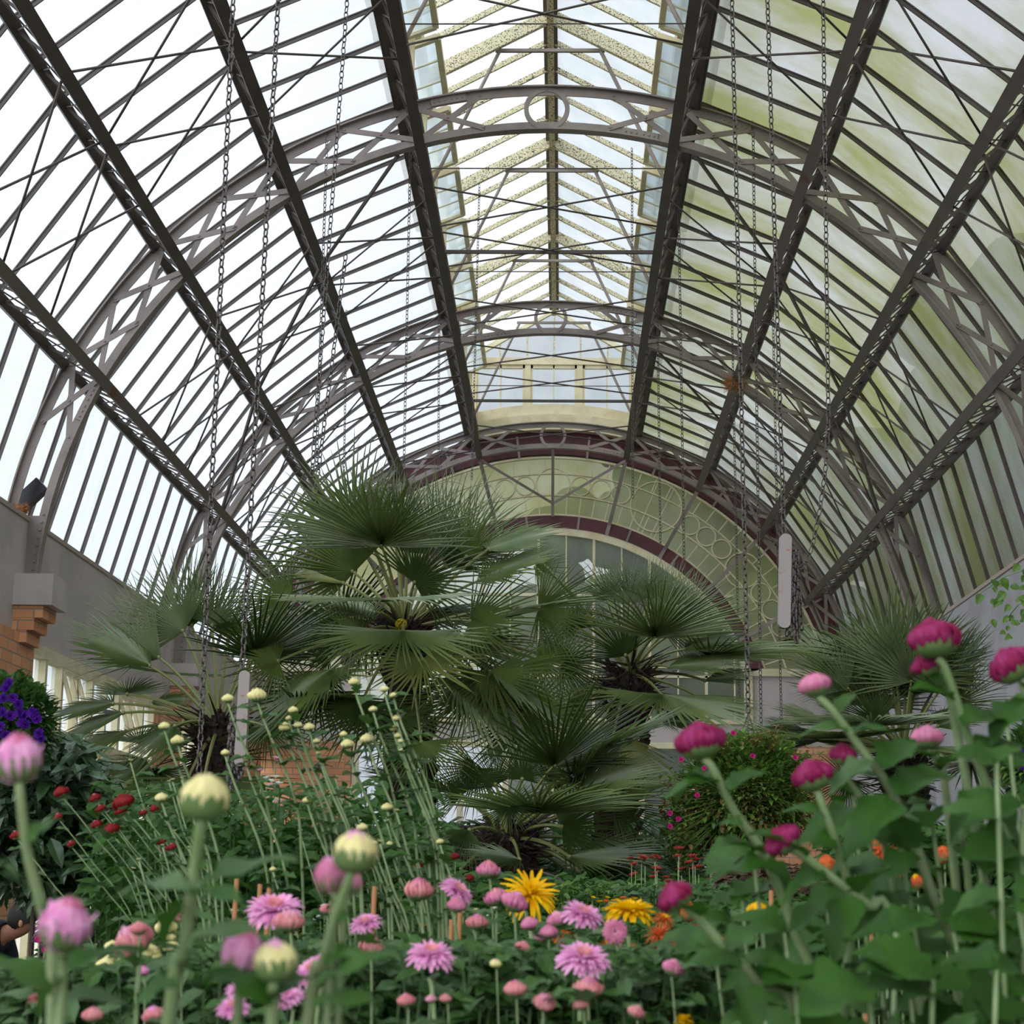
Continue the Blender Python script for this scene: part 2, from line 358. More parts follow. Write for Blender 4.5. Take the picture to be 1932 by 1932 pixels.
# crossed bracing rods between purlins
names = ['across the lantern opening', 'between upper two purlins', 'between middle purlins', 'between lower two purlins']
places = [(9.5, 'well before the nearest truss'), (10.55, 'just before the nearest truss'), (14.03, 'just behind the nearest truss'), (15.08, 'midway between near and middle trusses'), (16.9, 'just before the middle truss'),
          (18.4, 'just behind the middle truss'), (19.5, 'midway between middle and far trusses'), (21.9, 'just before the far truss')]
def xbrace(A, B, ya, yb, label, rr):
    b = MB()
    for u, v in ((A, B), (B, A)):
        p, q = P(u, rr, ya), P(v, rr, yb); b.tube([p, q], .0085, 6); b.ball(p, .017, 6, 4); b.ball(q, .017, 6, 4)
    tag(b.build('cross_brace', M['iron'], origin=P(A, rr, ya), smooth=True), label, 'tie rods', 'crossed tie rods of the roof')
for y, pl in places:
    for s in (-1, 1):
        for i in range(3):
            xbrace(s * ROWS[i], s * ROWS[i+1], y, y + .95, 'crossed tie rods %s, %s slope, %s' % (names[i+1], 'left' if s < 0 else 'right', pl), RI)
    xbrace(-ROWS[0], ROWS[0], y, y + .95, 'crossed tie rods %s, %s' % (names[0], pl), RI + .1)
for y, pl in ((10.43, 'before the nearest truss'), (15.61, 'between near and middle trusses'), (20.75, 'between middle and far trusses')):
    b = MB(); b.bar(P(-ROWS[0], RI + .1, y), P(ROWS[0], RI + .1, y), .03, .03)
    tag(b.build('cross_tie', M['iron'], origin=(0, y, 7.4)), 'straight flat cross tie under the lantern, ' + pl, 'tie bar', 'cross ties')
for y, pl in ((11.9, 'before the nearest truss'), (14.55, 'behind the nearest truss'), (17.2, 'before the middle truss'), (19.3, 'behind the middle truss'), (21.4, 'before the far truss')):
    b = MB(); b.tube([(-1.1, y, 7.6), (1.1, y, 7.6)], .006, 5)
    tag(b.build('stay_wire', M['iron'], origin=(0, y, 7.6)), 'thin level stay wire across the lantern opening, ' + pl, 'wire', 'stay wires')
# long wind braces curving down each slope
for s in (-1, 1):
    for t0, lab in ((T[0], 'between near and middle trusses'), (T[1], 'between middle and far trusses')):
        b = MB(); d = 5.2
        pts = [P(s * radians(18), RI, t0 + .05), P(s * ROWS[1], RI - .0, t0 + .30 * d), P(s * ROWS[2], RI - .0, t0 + .62 * d), P(s * ROWS[3], RI - .0, t0 + .92 * d), P(s * radians(76), RI + .1, t0 + 1.0 * d)]
        for p, q in zip(pts, pts[1:]): b.bar(p, q, .032, .02, up=(sin(s*.7), 0, cos(.7))); b.ball(q, .02, 6, 4)
        if s > 0 or t0 < 15: tag(b.build('wind_brace', M['iron'], origin=pts[0]), 'long flat wind brace on the %s slope %s' % ('left' if s < 0 else 'right', lab), 'brace', 'wind braces')

# ------------------------------------------------------------ ridge lantern
lt = thing('ridge_lantern', (0, 14, 7.55), 'cream timber and glass ventilation lantern running along the roof ridge', 'roof lantern')
XE, ZE, ZR = 1.12, 8.74, 9.33
m = MB()
for s in (-1, 1): m.add([(s*(XE+.05), Y0, ZE+.03), (s*(XE+.05), YE, ZE+.03), (0, YE, ZR+.07), (0, Y0, ZR+.07)], [(0, 1, 2, 3)])
m.build('roof_glass', M['glassV'], lt)
m = MB(); m.box((-.03, 5, ZR - .10), (.03, YE - .3, ZR + .04), 0); m.box((-.065, 5, ZR - .02), (.065, YE - .3, ZR + .06), 1)
m.build('ridge_beam', [M['flake'], M['iron']], lt)
yb = 9.5; k = 0
mains = [12.3, 15.1, 17.9, 20.7, 23.3]
for mi in range(-1, 4):
    ya = 12.3 + 2.8 * mi
    for j in range(5):
        y = ya + .56 * j
        if y > YE - .1 or y < 9.4: continue
        main = j == 0
        for s in (-1, 1):
            b = MB(); wd, dp = (.05, .12) if main else (.028, .05)
            up = V((s * (ZR - ZE), 0, XE)).normalized()
            b.bar(V((s * .02, y, ZR)) - up * (dp/2 - .04), V((s * XE, y, ZE)) - up * (dp/2 - .04), wd, dp, up=up)
            b.build('rafter', M['flake'], lt)
for y in (12.35, 15.15, 17.95, 20.75, 23.2):
    b = MB(); b.bar((-.5, y, 9.0), (.5, y, 9.0), .03, .03); b.build('collar_bar', M['steel'], lt)
    for s in (-1, 1): b = MB(); b.tube([(s*.46, y, 9.0), (s*1.1, y + .02, 7.62)], .018, 6); b.build('rafter_strut', M['steel'], lt)
for s in (-1, 1):
    m = MB(); m.box((min(s*1.10, s*1.16), 5, 7.60), (max(s*1.10, s*1.16), YE, 7.98)); m.box((min(s*1.09, s*1.17), 5, 8.60), (max(s*1.09, s*1.17), YE, 8.76))
    y = 9.5
    while y < YE: m.box((min(s*1.11, s*1.16), y - .04, 7.6), (max(s*1.11, s*1.16), y + .04, 8.7)); y += 1.4
    m.build('side_frame', M['cream'], lt)
    y = 9.55 + 1.4; k = 0
    while y < YE - 1.2:
        lean = .17
        p0 = V((s * 1.40, 0, 8.28)); p1 = V((s * .93, 0, 8.46))
        sh = MB(); a, b_ = y + .06, y + 1.26
        for yy in (a, b_): sh.bar(V((p0.x, yy, p0.z)), V((p1.x, yy, p1.z)), .055, .05, up=(1, 0, 0))
        for e in (.34, .67):
            yy = a + (b_ - a) * e; sh.bar(V((p0.x, yy, p0.z)), V((p1.x, yy, p1.z)), .014, .02, up=(1, 0, 0))
        for pp in (p0, p1): sh.bar(V((pp.x, a, pp.z)), V((pp.x, b_, pp.z)), .05, .05, up=(0, 0, 1))
        so_ = sh.build('sash', M['cream'], lt)
        g = MB(); g.add([(p0.x, a, p0.z), (p0.x, b_, p0.z), (p1.x, b_, p1.z), (p1.x, a, p1.z)], [(0, 1, 2, 3)]); g.build('pane', M['glassS'], so_)
        y += 1.4
# operating rods of the sashes
for s in (-1, 1):
    b = MB(); b.tube([(s*1.03, 6, 7.62), (s*1.03, YE - .1, 7.62)], .011, 6)
    tag(b.build('sash_rod', M['steel'], origin=(s*1.03, 6, 7.62)), 'long round operating rod under the %s lantern sashes' % ('left' if s < 0 else 'right'), 'rod')
# end window of the lantern
ew = thing('lantern_end_window', (0, YE - .02, 7.75), 'cream end window of the lantern with three lights and glazed gable', 'window')
m = MB(); y0, y1 = YE - .06, YE + .02
m.box((-1.15, y0 - .012, 8.60), (1.15, y1, 8.70))
for x in (-.36, .36): m.box((x - .04, y0, 7.8), (x + .04, y1, 8.64))
m.box((-1.15, y0, 7.6), (-1.07, y1, 8.8)); m.box((1.07, y0, 7.6), (1.15, y1, 8.8))
m.arc((0, 3.53), 4.30, 4.50, -.268, .268, y0 - .03, y1, 20); m.arc((0, 3.53), 4.12, 4.34, -.28, .28, y0 - .1, y1, 20)
for s in (-1, 1): m.bar((s * 1.13, YE - .03, 8.72), (0, YE - .03, 9.40), .07, .06)
m.build('frame', M['cream'], ew)
for x0, x1 in ((-1.07, -.40), (-.32, .32), (.40, 1.07)):
    m = MB()
    for a, b_ in ((x0, x0 + .03), ((x0+x1)/2 - .01, (x0+x1)/2 + .01), (x1 - .03, x1)): m.box((a, YE - .045, 7.9), (b_, YE, 8.60))
    m.box((x0, YE - .045, 8.55), (x1, YE, 8.60)); m.build('casement', M['cream'], ew)
m = MB()
for x in (-.75, -.37, 0, .37, .75): m.box((x - .012, YE - .04, 8.66), (x + .012, YE, 9.40 - abs(x) * .6))
m.build('gable_bars', M['flake'], ew)
m = MB(); m.add([(-1.12, YE, 7.78), (1.12, YE, 7.78), (1.12, YE, 8.7), (0, YE, 9.4), (-1.12, YE, 8.7)], [(0, 1, 2, 3, 4)]); m.build('glass', M['glassV'], ew)

# ------------------------------------------------------------ lunette and central window bay of the end wall
lu = thing('lunette_window', (0, YE, 4.38), 'arched leaded lunette with rings of circles in cream tracery on the end wall', 'window')
yl0, yl1 = YE - .02, YE + .02; C0 = (0, zc)
def arcp(m, r, wd, a): m.arc(C0, r - wd/2, r + wd/2, -a, a, yl0, yl1, 64)
def cut(r): return math.acos(min(1, (4.385 - zc) / r))
m = MB()
for r, wd in ((2.985, .03), (3.26, .018), (3.56, .016), (3.79, .03)): arcp(m, r, wd, cut(r))
m.box((-3.8, yl0 - .01, 4.37), (-2.9, yl1, 4.40)); m.box((2.9, yl0 - .01, 4.37), (3.8, yl1, 4.40))
m.build('arched_frame', M['cream'], lu)
m = MB()
def ringat(deg, r):
    a = radians(deg); c = (3.41 * sin(a), zc + 3.41 * cos(a)); m.arc(c, r - .008, r + .008, 0, 2 * pi, yl0 + .004, yl1, 28)
for s in (-1, 1):
    for d in (6.4, 11.1, 15.8, 33.2, 37.7, 42.2, 55.5, 60.0, 64.5): ringat(s * d, .13)
    ringat(s * 24.4, .35); ringat(s * 49, .24)
    a = radians(73.5); c = (3.38 * sin(a), zc + 3.38 * cos(a)); m.arc(c, .34, .356, -1.25, 1.25, yl0 + .003, yl1, 24)
ringat(0, .23)
m.build('circle_tracery', M['cream'], lu)
m = MB()
for k in range(-22, 23):
    a = radians(k * 4.9 / 1.5)
    for r0, r1 in ((2.98, 3.26), (3.56, 3.79)):
        kk = k if r0 < 3.1 else k + .5
        a = radians(kk * 3.4)
        if abs(a) < cut(r0) - .02: m.bar((r0 * sin(a), YE, zc + r0 * cos(a)), (r1 * sin(a), YE, zc + r1 * cos(a)), .014, .02)
for s in (-1, 1):
    for d in (22.6, 26.2):
        a = radians(s * d); m.bar((3.0 * sin(a), YE, zc + 3.0 * cos(a)), (3.78 * sin(a), YE, zc + 3.78 * cos(a)), .012, .02)
m.build('radial_bars', M['cream'], lu)
m = MB(); n = 48; A = cut(3.8)
for i in range(n + 1):
    a = -A + 2 * A * i / n
    r0 = max(2.97, 0); zi = max(4.385, zc + r0 * cos(a)); m.v += [(r0 * sin(a), YE + .01, zi), (3.8 * sin(a), YE + .01, zc + 3.8 * cos(a))]
for i in range(n): m.f.append((i*2, i*2+1, i*2+3, i*2+2)); m.m.append(0)
m.build('glass', M['glassE'], lu)
m = MB(); m.arc(C0, 2.80, 2.97, -cut(2.9), cut(2.9), YE - .05, YE + .05, 64, 0)
bd = m.build('maroon_band', M['maroon'], lu)
m = MB()
for k in range(-10, 11):
    a = radians(k * 7.0)
    if k % 2: m.bar((2.80 * sin(a), YE - .055, zc + 2.80 * cos(a)), (2.97 * sin(a), YE - .055, zc + 2.97 * cos(a)), .03, .012)
    if k % 2: m.bar((3.79 * sin(a), YE - .055, zc + 3.79 * cos(a)), (4.1 * sin(a), YE - .055, zc + 4.1 * cos(a)), .03, .012)
m.build('clamp_straps', M['steel'], lu)
cb = thing('window_bay', (0, YE, 3.7), 'tall cream window bay with many upright bars filling the arch of the end wall', 'window')
m = MB(); A = cut(2.76); m.arc(C0, 2.70, 2.81, -A, A, YE - .04, YE + .04, 64)
for s in (-1, 1): m.box((min(s*2.57, s*2.68), YE - .04, 3.68), (max(s*2.57, s*2.68), YE + .04, 4.40))
m.box((-2.66, YE - .04, 3.66), (2.66, YE + .04, 3.72)); m.build('frame', M['cream'], cb)
m = MB()
for k in range(-7, 7):
    x = .188 + .376 * k; zt = zc + sqrt(2.75 ** 2 - x * x); wd = .035 if k % 2 else .018
    m.box((x - wd/2, YE - .03, 3.7), (x + wd/2, YE + .02, zt))
m.box((-2.45, YE - .03, 5.36), (2.45, YE + .02, 5.40)); m.box((-2.6, YE - .03, 4.27), (2.6, YE + .02, 4.30)); m.box((-2.62, YE - .035, 4.40), (2.62, YE + .02, 4.43))
m.build('glazing_bars', M['cream'], cb)
m = MB(); A = cut(2.75); n = 40
for i in range(n + 1):
    x = -2.63 + 5.26 * i / n; m.v += [(x, YE + .01, 3.68), (x, YE + .01, min(zc + sqrt(max(.0, 2.75**2 - x*x)), 7))]
for i in range(n): m.f.append((i*2, i*2+2, i*2+3, i*2+1)); m.m.append(0)
m.build('glass', M['glassE2'] if 'glassE2' in M else M['glassE'], cb)
# doors and side lights under the bay
m = MB(); m.box((-XB, YE, 3.4), (XB, YE + .2, 3.68)); struct(m.build('trim_1', M['plaster']))
m = MB()
for x in (-2.6, -1.9, -1.2, -.6, 0, .6, 1.2, 1.9, 2.6): m.box((x - .04, YE, .9), (x + .04, YE + .06, 3.4))
for z in (.95, 2.2, 3.37): m.box((-XB, YE - .01, z - .04), (XB, YE + .07, z + .04))
wd_ = struct(m.build('window_1', M['cream'])); g = MB(); g.add([(-XB, YE + .03, .9), (XB, YE + .03, .9), (XB, YE + .03, 3.4), (-XB, YE + .03, 3.4)], [(0, 1, 2, 3)]); g.build('pane', M['glassW'], wd_)

# ------------------------------------------------------------ left wall: piers and window ranges
piers = [13.0 - 5.2, T[0] - .05, T[1] + .05, T[2]]
for pi_i, y in enumerate(piers):
    m = MB(); m.box((-XW - .02, y - .9, 0), (-3.79, y + .22, 3.27)); m.box((-XW - .02, y - .16, 3.27), (-3.78, y + .18, 3.30))
    for k, (z0, z1, ex) in enumerate(((3.20, 3.29, .05), (3.29, 3.38, .10), (3.38, 3.47, .16))): m.box((-XW - .02, y - .17, z0), (-3.79 + ex, y + .17, z1 - .002))
    m.box((-XW - .02, y - .20, 3.47), (-3.56, y + .20, 3.70), 1)
    struct(m.build('wall_left_pier', [M['bricks'], M['plaster']]))
for s in (1,):
    for y in piers:
        m = MB(); m.box((3.56, y - .20, 3.47), (XW + .02, y + .20, 3.70), 0); m.box((3.74, y - .25, 0), (XW + .02, y + .25, 3.47), 1)
        struct(m.build('wall_right_pier', [M['plaster'], M['plasterR']]))
for wi in range(3):
    ya, yb_ = piers[wi] + .22, piers[wi+1] - .9
    m = MB()
    xa, xb = -XW - .06, -XW + .03
    for z in (.83, 1.75, 2.62, 3.22): m.box((xa, ya, z - .045), (xb, yb_, z + .045))
    nb = 9; marks = []
    for k in range(nb + 1):
        y = ya + (yb_ - ya) * k / nb; m.box((xa, y - (.045 if k % 3 == 0 else .03), .83), (xb - .004, y + (.045 if k % 3 == 0 else .03), 3.24))
    wn = struct(m.build('window_%d' % (wi + 2), M['cream']))
    g = MB(); g.add([(-XW - .03, ya, .83), (-XW - .03, yb_, .83), (-XW - .03, yb_, 3.2), (-XW - .03, ya, 3.2)], [(0, 1, 2, 3)]); g.build('pane', M['glassW'], wn)
    for k in (2, 6):
        y = ya + (yb_ - ya) * (k + .5) / nb; hw = (yb_ - ya) / nb * .95
        q = MB(); 
        for yy in (y - hw/2, y, y + hw/2): q.bar((-XW + .02, yy, 3.14), (-XW + .16, yy, 2.68), .03, .03, up=(1, 0, 0))
        for x, z in ((-XW + .02, 3.14), (-XW + .16, 2.68)): q.bar((x, y - hw/2, z), (x, y + hw/2, z), .03, .03, up=(0, 0, 1))
        q.build('casement', M['cream'], wn)

# outside trees behind the glass
tr = random.Random(4)
tlabel = ['beyond the right slope, level with the middle truss', 'beyond the right slope, level with the end wall', 'tall and far, beyond the right slope past the end wall',
          'just behind the far right part of the lunette', 'just behind the middle right part of the lunette', 'just behind the lunette crown', 'beyond the right slope, level with the nearest truss', 'beyond the right slope, nearest the camera', 'lowest, behind the middle of the window bay']
for i, (x, y, h, r) in enumerate(((7.6, 19, 8.0, 2.4), (8.8, 25.5, 10.5, 3.0), (11, 36, 15, 4.4), (5.2, 29.5, 9.0, 2.1), (2.9, 29.0, 9.3, 2.0), (.9, 30, 9.2, 1.6), (7.4, 13, 7.2, 2.3), (7.4, 6, 6, 2.1), (-.2, 27.3, 6.3, 1.1))):
    t = thing('tree', (x, y, -.12), 'green tree outside the glass, ' + tlabel[i], 'tree', 'trees outside the glasshouse')
    b = MB(); b.tube([(x, y, -.12), (x + .1, y, h * .6)], [.22, .12], 8); b.build('trunk', M['bark'], t)
    b = MB()
    for k in range(60):
        a = tr.uniform(0, 6.28); q = sqrt(tr.uniform(0, 1)) * r * .8; zz = tr.uniform(h * .2, h - r * .3)
        b.ball((x + cos(a)*q, y + sin(a)*q, zz), r * tr.uniform(.2, .4), 9, 6)
    b.build('crown', M['treeleaf'], t, smooth=True)

# ------------------------------------------------------------ hanging chains, weights, nests
R = random.Random(11)
def chain_mb(m, pts, pitch, wr):
    # links along a polyline, alternately turned
    segs = [(V(a), V(b)) for a, b in zip(pts, pts[1:])]; k = 0
    for a, b in segs:
        d = (b - a); n = max(1, int(d.length / pitch)); dn = d.normalized()
        u0 = dn.orthogonal().normalized()
        for i in range(n):
            c = a + d * ((i + .5) / n); u = u0 if k % 2 == 0 else dn.cross(u0); o = dn.cross(u); k += 1
            hl = pitch * .70; hw = pitch * .36; nn = 8; base = len(m.v)
            for j in range(nn):
                t = 2 * pi * j / nn; cx, cy = cos(t), sin(t)
                ctr = c + dn * (hl - wr) * (abs(cx) ** .7) * (1 if cx > 0 else -1) + u * hw * cy
                rad = (dn * cx + u * cy).normalized()
                for q in range(4):
                    w_ = 2 * pi * q / 4; m.v.append(tuple(ctr + (rad * cos(w_) + o * sin(w_)) * wr))
            for j in range(nn):
                for q in range(4):
                    m.f.append((base+j*4+q, base+j*4+(q+1) % 4, base+((j+1) % nn)*4+(q+1) % 4, base+((j+1) % nn)*4+q)); m.m.append(0)
def hang(x0, y0, x1, y1, Y, label, pitch=.03, wr=.004, tail=()):
    p, q = at(x0, y0, Y), at(x1, y1, Y); d = p - q; t = 1.0
    def inside(p): return p.z < ZE + (ZR - ZE) * (1 - abs(p.x) / XE) - .06 if abs(p.x) < 1.06 else hypot(p.x, p.z - ZO) < 4.09
    while not inside(q + d * t) and t > .5: t -= .01
    while inside(q + d * t) and t < 6: t += .01
    top = q + d * t
    m = MB(); chain_mb(m, [top, q] + [at(a, b, Y) for a, b in tail], pitch, wr)
    tag(m.build('hanging_chain', M['chain'], origin=top), label, 'chain', 'chains hanging from the roof')
hang(440, 0, 374, 1490, 7.0, 'longest chain on the left, passing before the left palm down to its trunk', .031, .0045)
hang(525, 0, 457, 1262, 7.0, 'chain on the left that carries the left counterweight', .031, .0045)
hang(655, 0, 588, 900, 8.3, 'third chain from the left, ending behind the central palm crown', .032, .0034)
hang(775, 250, 762, 880, 13.4, 'thin chain by the left purlin near the nearest truss crown', .032, .0034)
hang(1381, 0, 1412, 1345, 8.0, 'chain right of the lantern that carries the leafy hanging basket', .031, .0045)
hang(1448, 0, 1479, 1008, 8.0, 'chain on the right that carries the right counterweight', .031, .0045)
hang(1553, 0, 1563, 800, 8.0, 'rightmost chain, curving back to the right counterweight', .031, .0036, [(1557, 890), (1547, 960), (1533, 1030), (1521, 1062), (1505, 1075)])
for x0, y0, x1, y1, Y, l in ((1193, 560, 1194, 940, 17, 'thin far chain just right of the lunette crown, before the end wall'), (1242, 700, 1246, 1030, 17, 'second thin far chain right of the lunette crown'),
        (1286, 750, 1291, 1075, 15, 'third thin far chain right of the lunette crown'), (1383, 700, 1396, 1360, 17, 'thin far chain beside the basket chain'), (1425, 560, 1436, 1372, 13, 'long slender chain between basket chain and right counterweight'),
        (1462, 770, 1475, 1400, 16, 'faint slender chain behind the right counterweight'), (606, 600, 597, 880, 13, 'slender chain close beside the third chain from the left'), (829, 500, 827, 890, 18, 'thin far chain left of the lunette crown'),
        (651, 760, 649, 900, 17, 'short thin far chain above the central palm crown'), (893, 790, 890, 905, 18, 'short far chain at the left end of the lantern window'), (585, 1010, 571, 1120, 9.5, 'short dark chain end seen among the left fronds')):
    hang(x0, y0, x1, y1, Y, l, .034, .004)
for (x, y0, y1, x1, Y, lab, bun) in ((463, 1266, 1446, 453, 7.0, 'grey slab counterweight hanging at left beside the bunched chain', (432, 470, 1330, 1500)), (1482, 1008, 1186, 1479, 8.0, 'grey slab counterweight hanging at right before the end wall arch', (1488, 1504, 1030, 1215))):
    w_ = .024 if Y < 7.5 else .030
    p, q = at(x, y0, Y), at(x1, y1, Y); m = MB(); n = 12
    u = (q - p).normalized(); sd = V((1, 0, 0)); sd = (sd - u * sd.dot(u)).normalized(); o = u.cross(sd)
    ring_ = []
    Lh = (q - p).length / 2; c = (p + q) / 2; prof = []
    for k in range(9): a = pi * k / 8; prof.append((cos(a) * w_ * .9, Lh - w_ * .8 + sin(a) * w_ * .8))
    for k in range(9): a = pi + pi * k / 8; prof.append((cos(a) * w_ * .9, -Lh + w_ * .8 + sin(a) * w_ * .8))
    nv = len(prof); vs = [c + sd * a - u * b - o * .02 for a, b in prof] + [c + sd * a * 1.0 - u * b + o * .02 for a, b in prof]
    m.add(vs, [tuple(range(nv)), tuple(range(nv, 2 * nv))[::-1]] + [(i, i + nv, (i + 1) % nv + nv, (i + 1) % nv) for i in range(nv)])
    cw = thing('counterweight', p, lab, 'weight', 'slab counterweights')
    m.build('slab', M['weight'], cw)
    m = MB(); hc = p + u * .045 - o * .022; m.arc((hc.x, hc.z), .001, .007, 0, 2 * pi, hc.y - .005, hc.y + .0, 12); m.build('eye_hole', M['black'], cw)
    m = MB(); x0, x1_, ya, yb = bun
    for k in range(15):
        xa = R.uniform(x0, x1_); xb = xa + R.uniform(-6, 12); yy = R.uniform(ya, ya + 40); ye = yb - R.uniform(0, 60)
        chain_mb(m, [at(xa + 2, yy, Y + .03 * (k % 3)), at((xa + xb) / 2 + R.uniform(-3, 3), (yy + ye) / 2, Y + .03 * (k % 3)), at(xb, ye, Y + .03 * (k % 3))], .028, .0048)
    tag(m.build('chain_bundle', M['chain'], origin=at(x0, ya, Y)), 'bundle of slack chain hanging beside the %s counterweight' % ('left' if Y < 7.5 else 'right'), 'chain', 'chain bundles')
def nest(c, r, label):
    m = MB()
    for k in range(260):
        a, b = R.uniform(0, 6.28), R.uniform(-1, .8); rr = r * sqrt(1 - b * b * .8); p = V(c) + V((cos(a) * rr, sin(a) * rr, b * r * .8))
        d = V((R.uniform(-1, 1), R.uniform(-1, 1), R.uniform(-.6, .6))).normalized() * r * .6; m.tube([p - d, p + d], .0018, 3)
    m.ball(c, r * .85, 12, 8, (1, 1, .8)); tag(m.build('bird_nest', M['straw'], origin=c), label, 'nest', 'bird nests')
nest(at(1386, 724, T[1] - .15), .095, 'straw bird nest on the right purlin where the middle truss crosses it')
nest(at(36, 962, 13.0), .055, 'small straw bird nest on the left wall top behind the truss foot')
m = MB(); p = at(58, 935, 13.25); m.bar(p + V((-.10, 0, -.10)), p + V((.09, 0, .09)), .12, .10); tag(m.build('floodlight', M['black'], origin=p), 'black box floodlight behind the foot of the nearest truss on the left', 'light')

# ------------------------------------------------------------ fan palms
def blade(m, H, ax, nrm, Rr, nseg, spread, rg, droop=.12, mi=0):
    ax = ax.normalized(); nrm = (nrm - ax * nrm.dot(ax)).normalized(); sd = ax.cross(nrm)
    ph = rg.uniform(-.05, .05)
    for i in range(nseg):
        u = (i + .5) / nseg * 2 - 1; th = u * spread + ph + rg.uniform(-.02, .02)
        d = ax * cos(th) + sd * sin(th)
        Ls = Rr * (1 - .16 * abs(u) ** 2.5) * rg.uniform(.86, 1.04)
        perp = nrm.cross(d); dth = spread * 2 / nseg
        cup = .10 * Rr * (1 - cos(th))                        # blade cupped away from its face
        tipw = rg.uniform(-.05, .05) * Ls; dr = droop * Ls * rg.uniform(.4, 1.6)
        st = ((.015, 0), (.30, 1), (.56, .86), (.82, .5), (1.0, .04)); base = len(m.v)
        for k, (t, wf) in enumerate(st):
            r_ = Ls * t; hw = (.30 * Ls * math.tan(dth / 2) * .98) * wf if k else .012 * Rr
            if k == 1: hw = r_ * math.tan(dth / 2)
            c = H + d * r_ + nrm * (cup * t * t) + perp * tipw * max(0, t - .5) * 2 - V((0, 0, 1)) * dr * max(0, t - .45) ** 2 * 2
            v = nrm * hw * .95
            m.v += [tuple(c - perp * hw - v), tuple(c + v), tuple(c + perp * hw - v)]
        for k in range(4):
            for j in (0, 1):
                m.f.append((base+k*3+j, base+k*3+j+1, base+k*3+3+j+1, base+k*3+3+j)); m.m.append(mi)
    for k in range(3): pass
def frond(palm, C, H, tip, rg, face=None, mt='frond', spread=None, droop=.10):
    H = V(H); ax = V(tip) - H; Rr = ax.length
    pd = (H - C).normalized()
    if face is None: face = V((0, 0, 1)) * .9 - V((0, 1, 0)) * .5 + V((rg.uniform(-.3, .3), rg.uniform(-.3, .3), 0))
    m = MB(); blade(m, H, ax, V(face), Rr, rg.randint(34, 42), spread or radians(rg.uniform(82, 112)), rg, droop)
    f = m.build('frond', M[mt], palm)
    m = MB(); mid = (C + H) / 2 + V((0, 0, .04 + .05 * (H - C).length)); pts = []
    for k in range(7):
        t = k / 6; pts.append(C * (1-t)**2 + mid * 2*t*(1-t) + H * t*t)
    m.tube(pts, [.011 - .005 * k / 6 for k in range(7)], 5); m.ball(H, .011, 6, 4); m.build('petiole', M['petiole'], f)
def palm(name, C, base, label, fr, seed, trunk_r=.085, nrand=10, Lr=(.45, .62), up=0, mts=('frond', 'frond2', 'frond3')):
    rg = random.Random(seed); C = V(C); base = V(base)
    pl = thing('fan_palm', base, label, 'palm', 'fan palms in the central bed')
    m = MB(); n = 14; pts = [base.lerp(C, k / n) + V((0.05 * sin(k * .5), 0, 0)) for k in range(n + 1)]
    pts[0] = base; pts[-1] = C
    m.tube(pts, [trunk_r * (.95 + .12 * (k % 2)) for k in range(n + 1)], 12)
    for k in range(240):                                      # shaggy leaf bases
        t = rg.random() ** .6; a = rg.uniform(0, 6.28); c = base.lerp(C, t) + V((cos(a), sin(a), 0)) * trunk_r * .9
        m.bar(c, c + V((cos(a) * .05, sin(a) * .05, rg.uniform(.04, .12))), .022, .006)
    m.build('trunk', M['fibre'], pl)
    m = MB()
    for k in range(150):                                      # fibres and old stalks under the crown
        a = rg.uniform(0, 6.28); r0 = rg.uniform(0, trunk_r); c = C + V((cos(a) * r0, sin(a) * r0, rg.uniform(-.14, .06)))
        e = c + V((cos(a), sin(a), rg.uniform(-.4, .55))) * rg.uniform(.08, .24); m.tube([c, e], [.009, .002], 4)
    m.build('crown_fibre', M['fibre'], pl)
    for q in fr:
        hx, hy, tx, ty, dyh, dyt = q[:6]; kw = q[6] if len(q) > 6 else {}
        frond(pl, C, at(hx, hy, C.y + dyh), at(tx, ty, C.y + dyh + dyt), rg, **kw)
    for k in range(nrand):
        a = rg.uniform(0, 6.28); el = radians(rg.uniform(-35, 60) + up); d = V((cos(a) * cos(el), sin(a) * cos(el), sin(el)))
        H = C + d * rg.uniform(.35, .5); ad = (d + V((0, 0, rg.uniform(-.5, .1)))).normalized()
        frond(pl, C, H, H + ad * rg.uniform(*Lr), rg, face=(V((0, 0, 1)) - d * .4), mt=rg.choice(mts))
    return pl
F3, F2, FY = dict(mt='frond3'), dict(mt='frond2'), dict(mt='frondY')
UPF = lambda mt='frond2', sp=95: dict(mt=mt, face=(.1, -1, -.35), spread=radians(sp))
FRT = lambda mt='frond', sp=120: dict(mt=mt, face=(0, -1, .45), spread=radians(sp))
EDG = lambda mt='frond', sp=85: dict(mt=mt, face=(0, -.35, 1), spread=radians(sp))
c1 = at(762, 1195, 8.5)
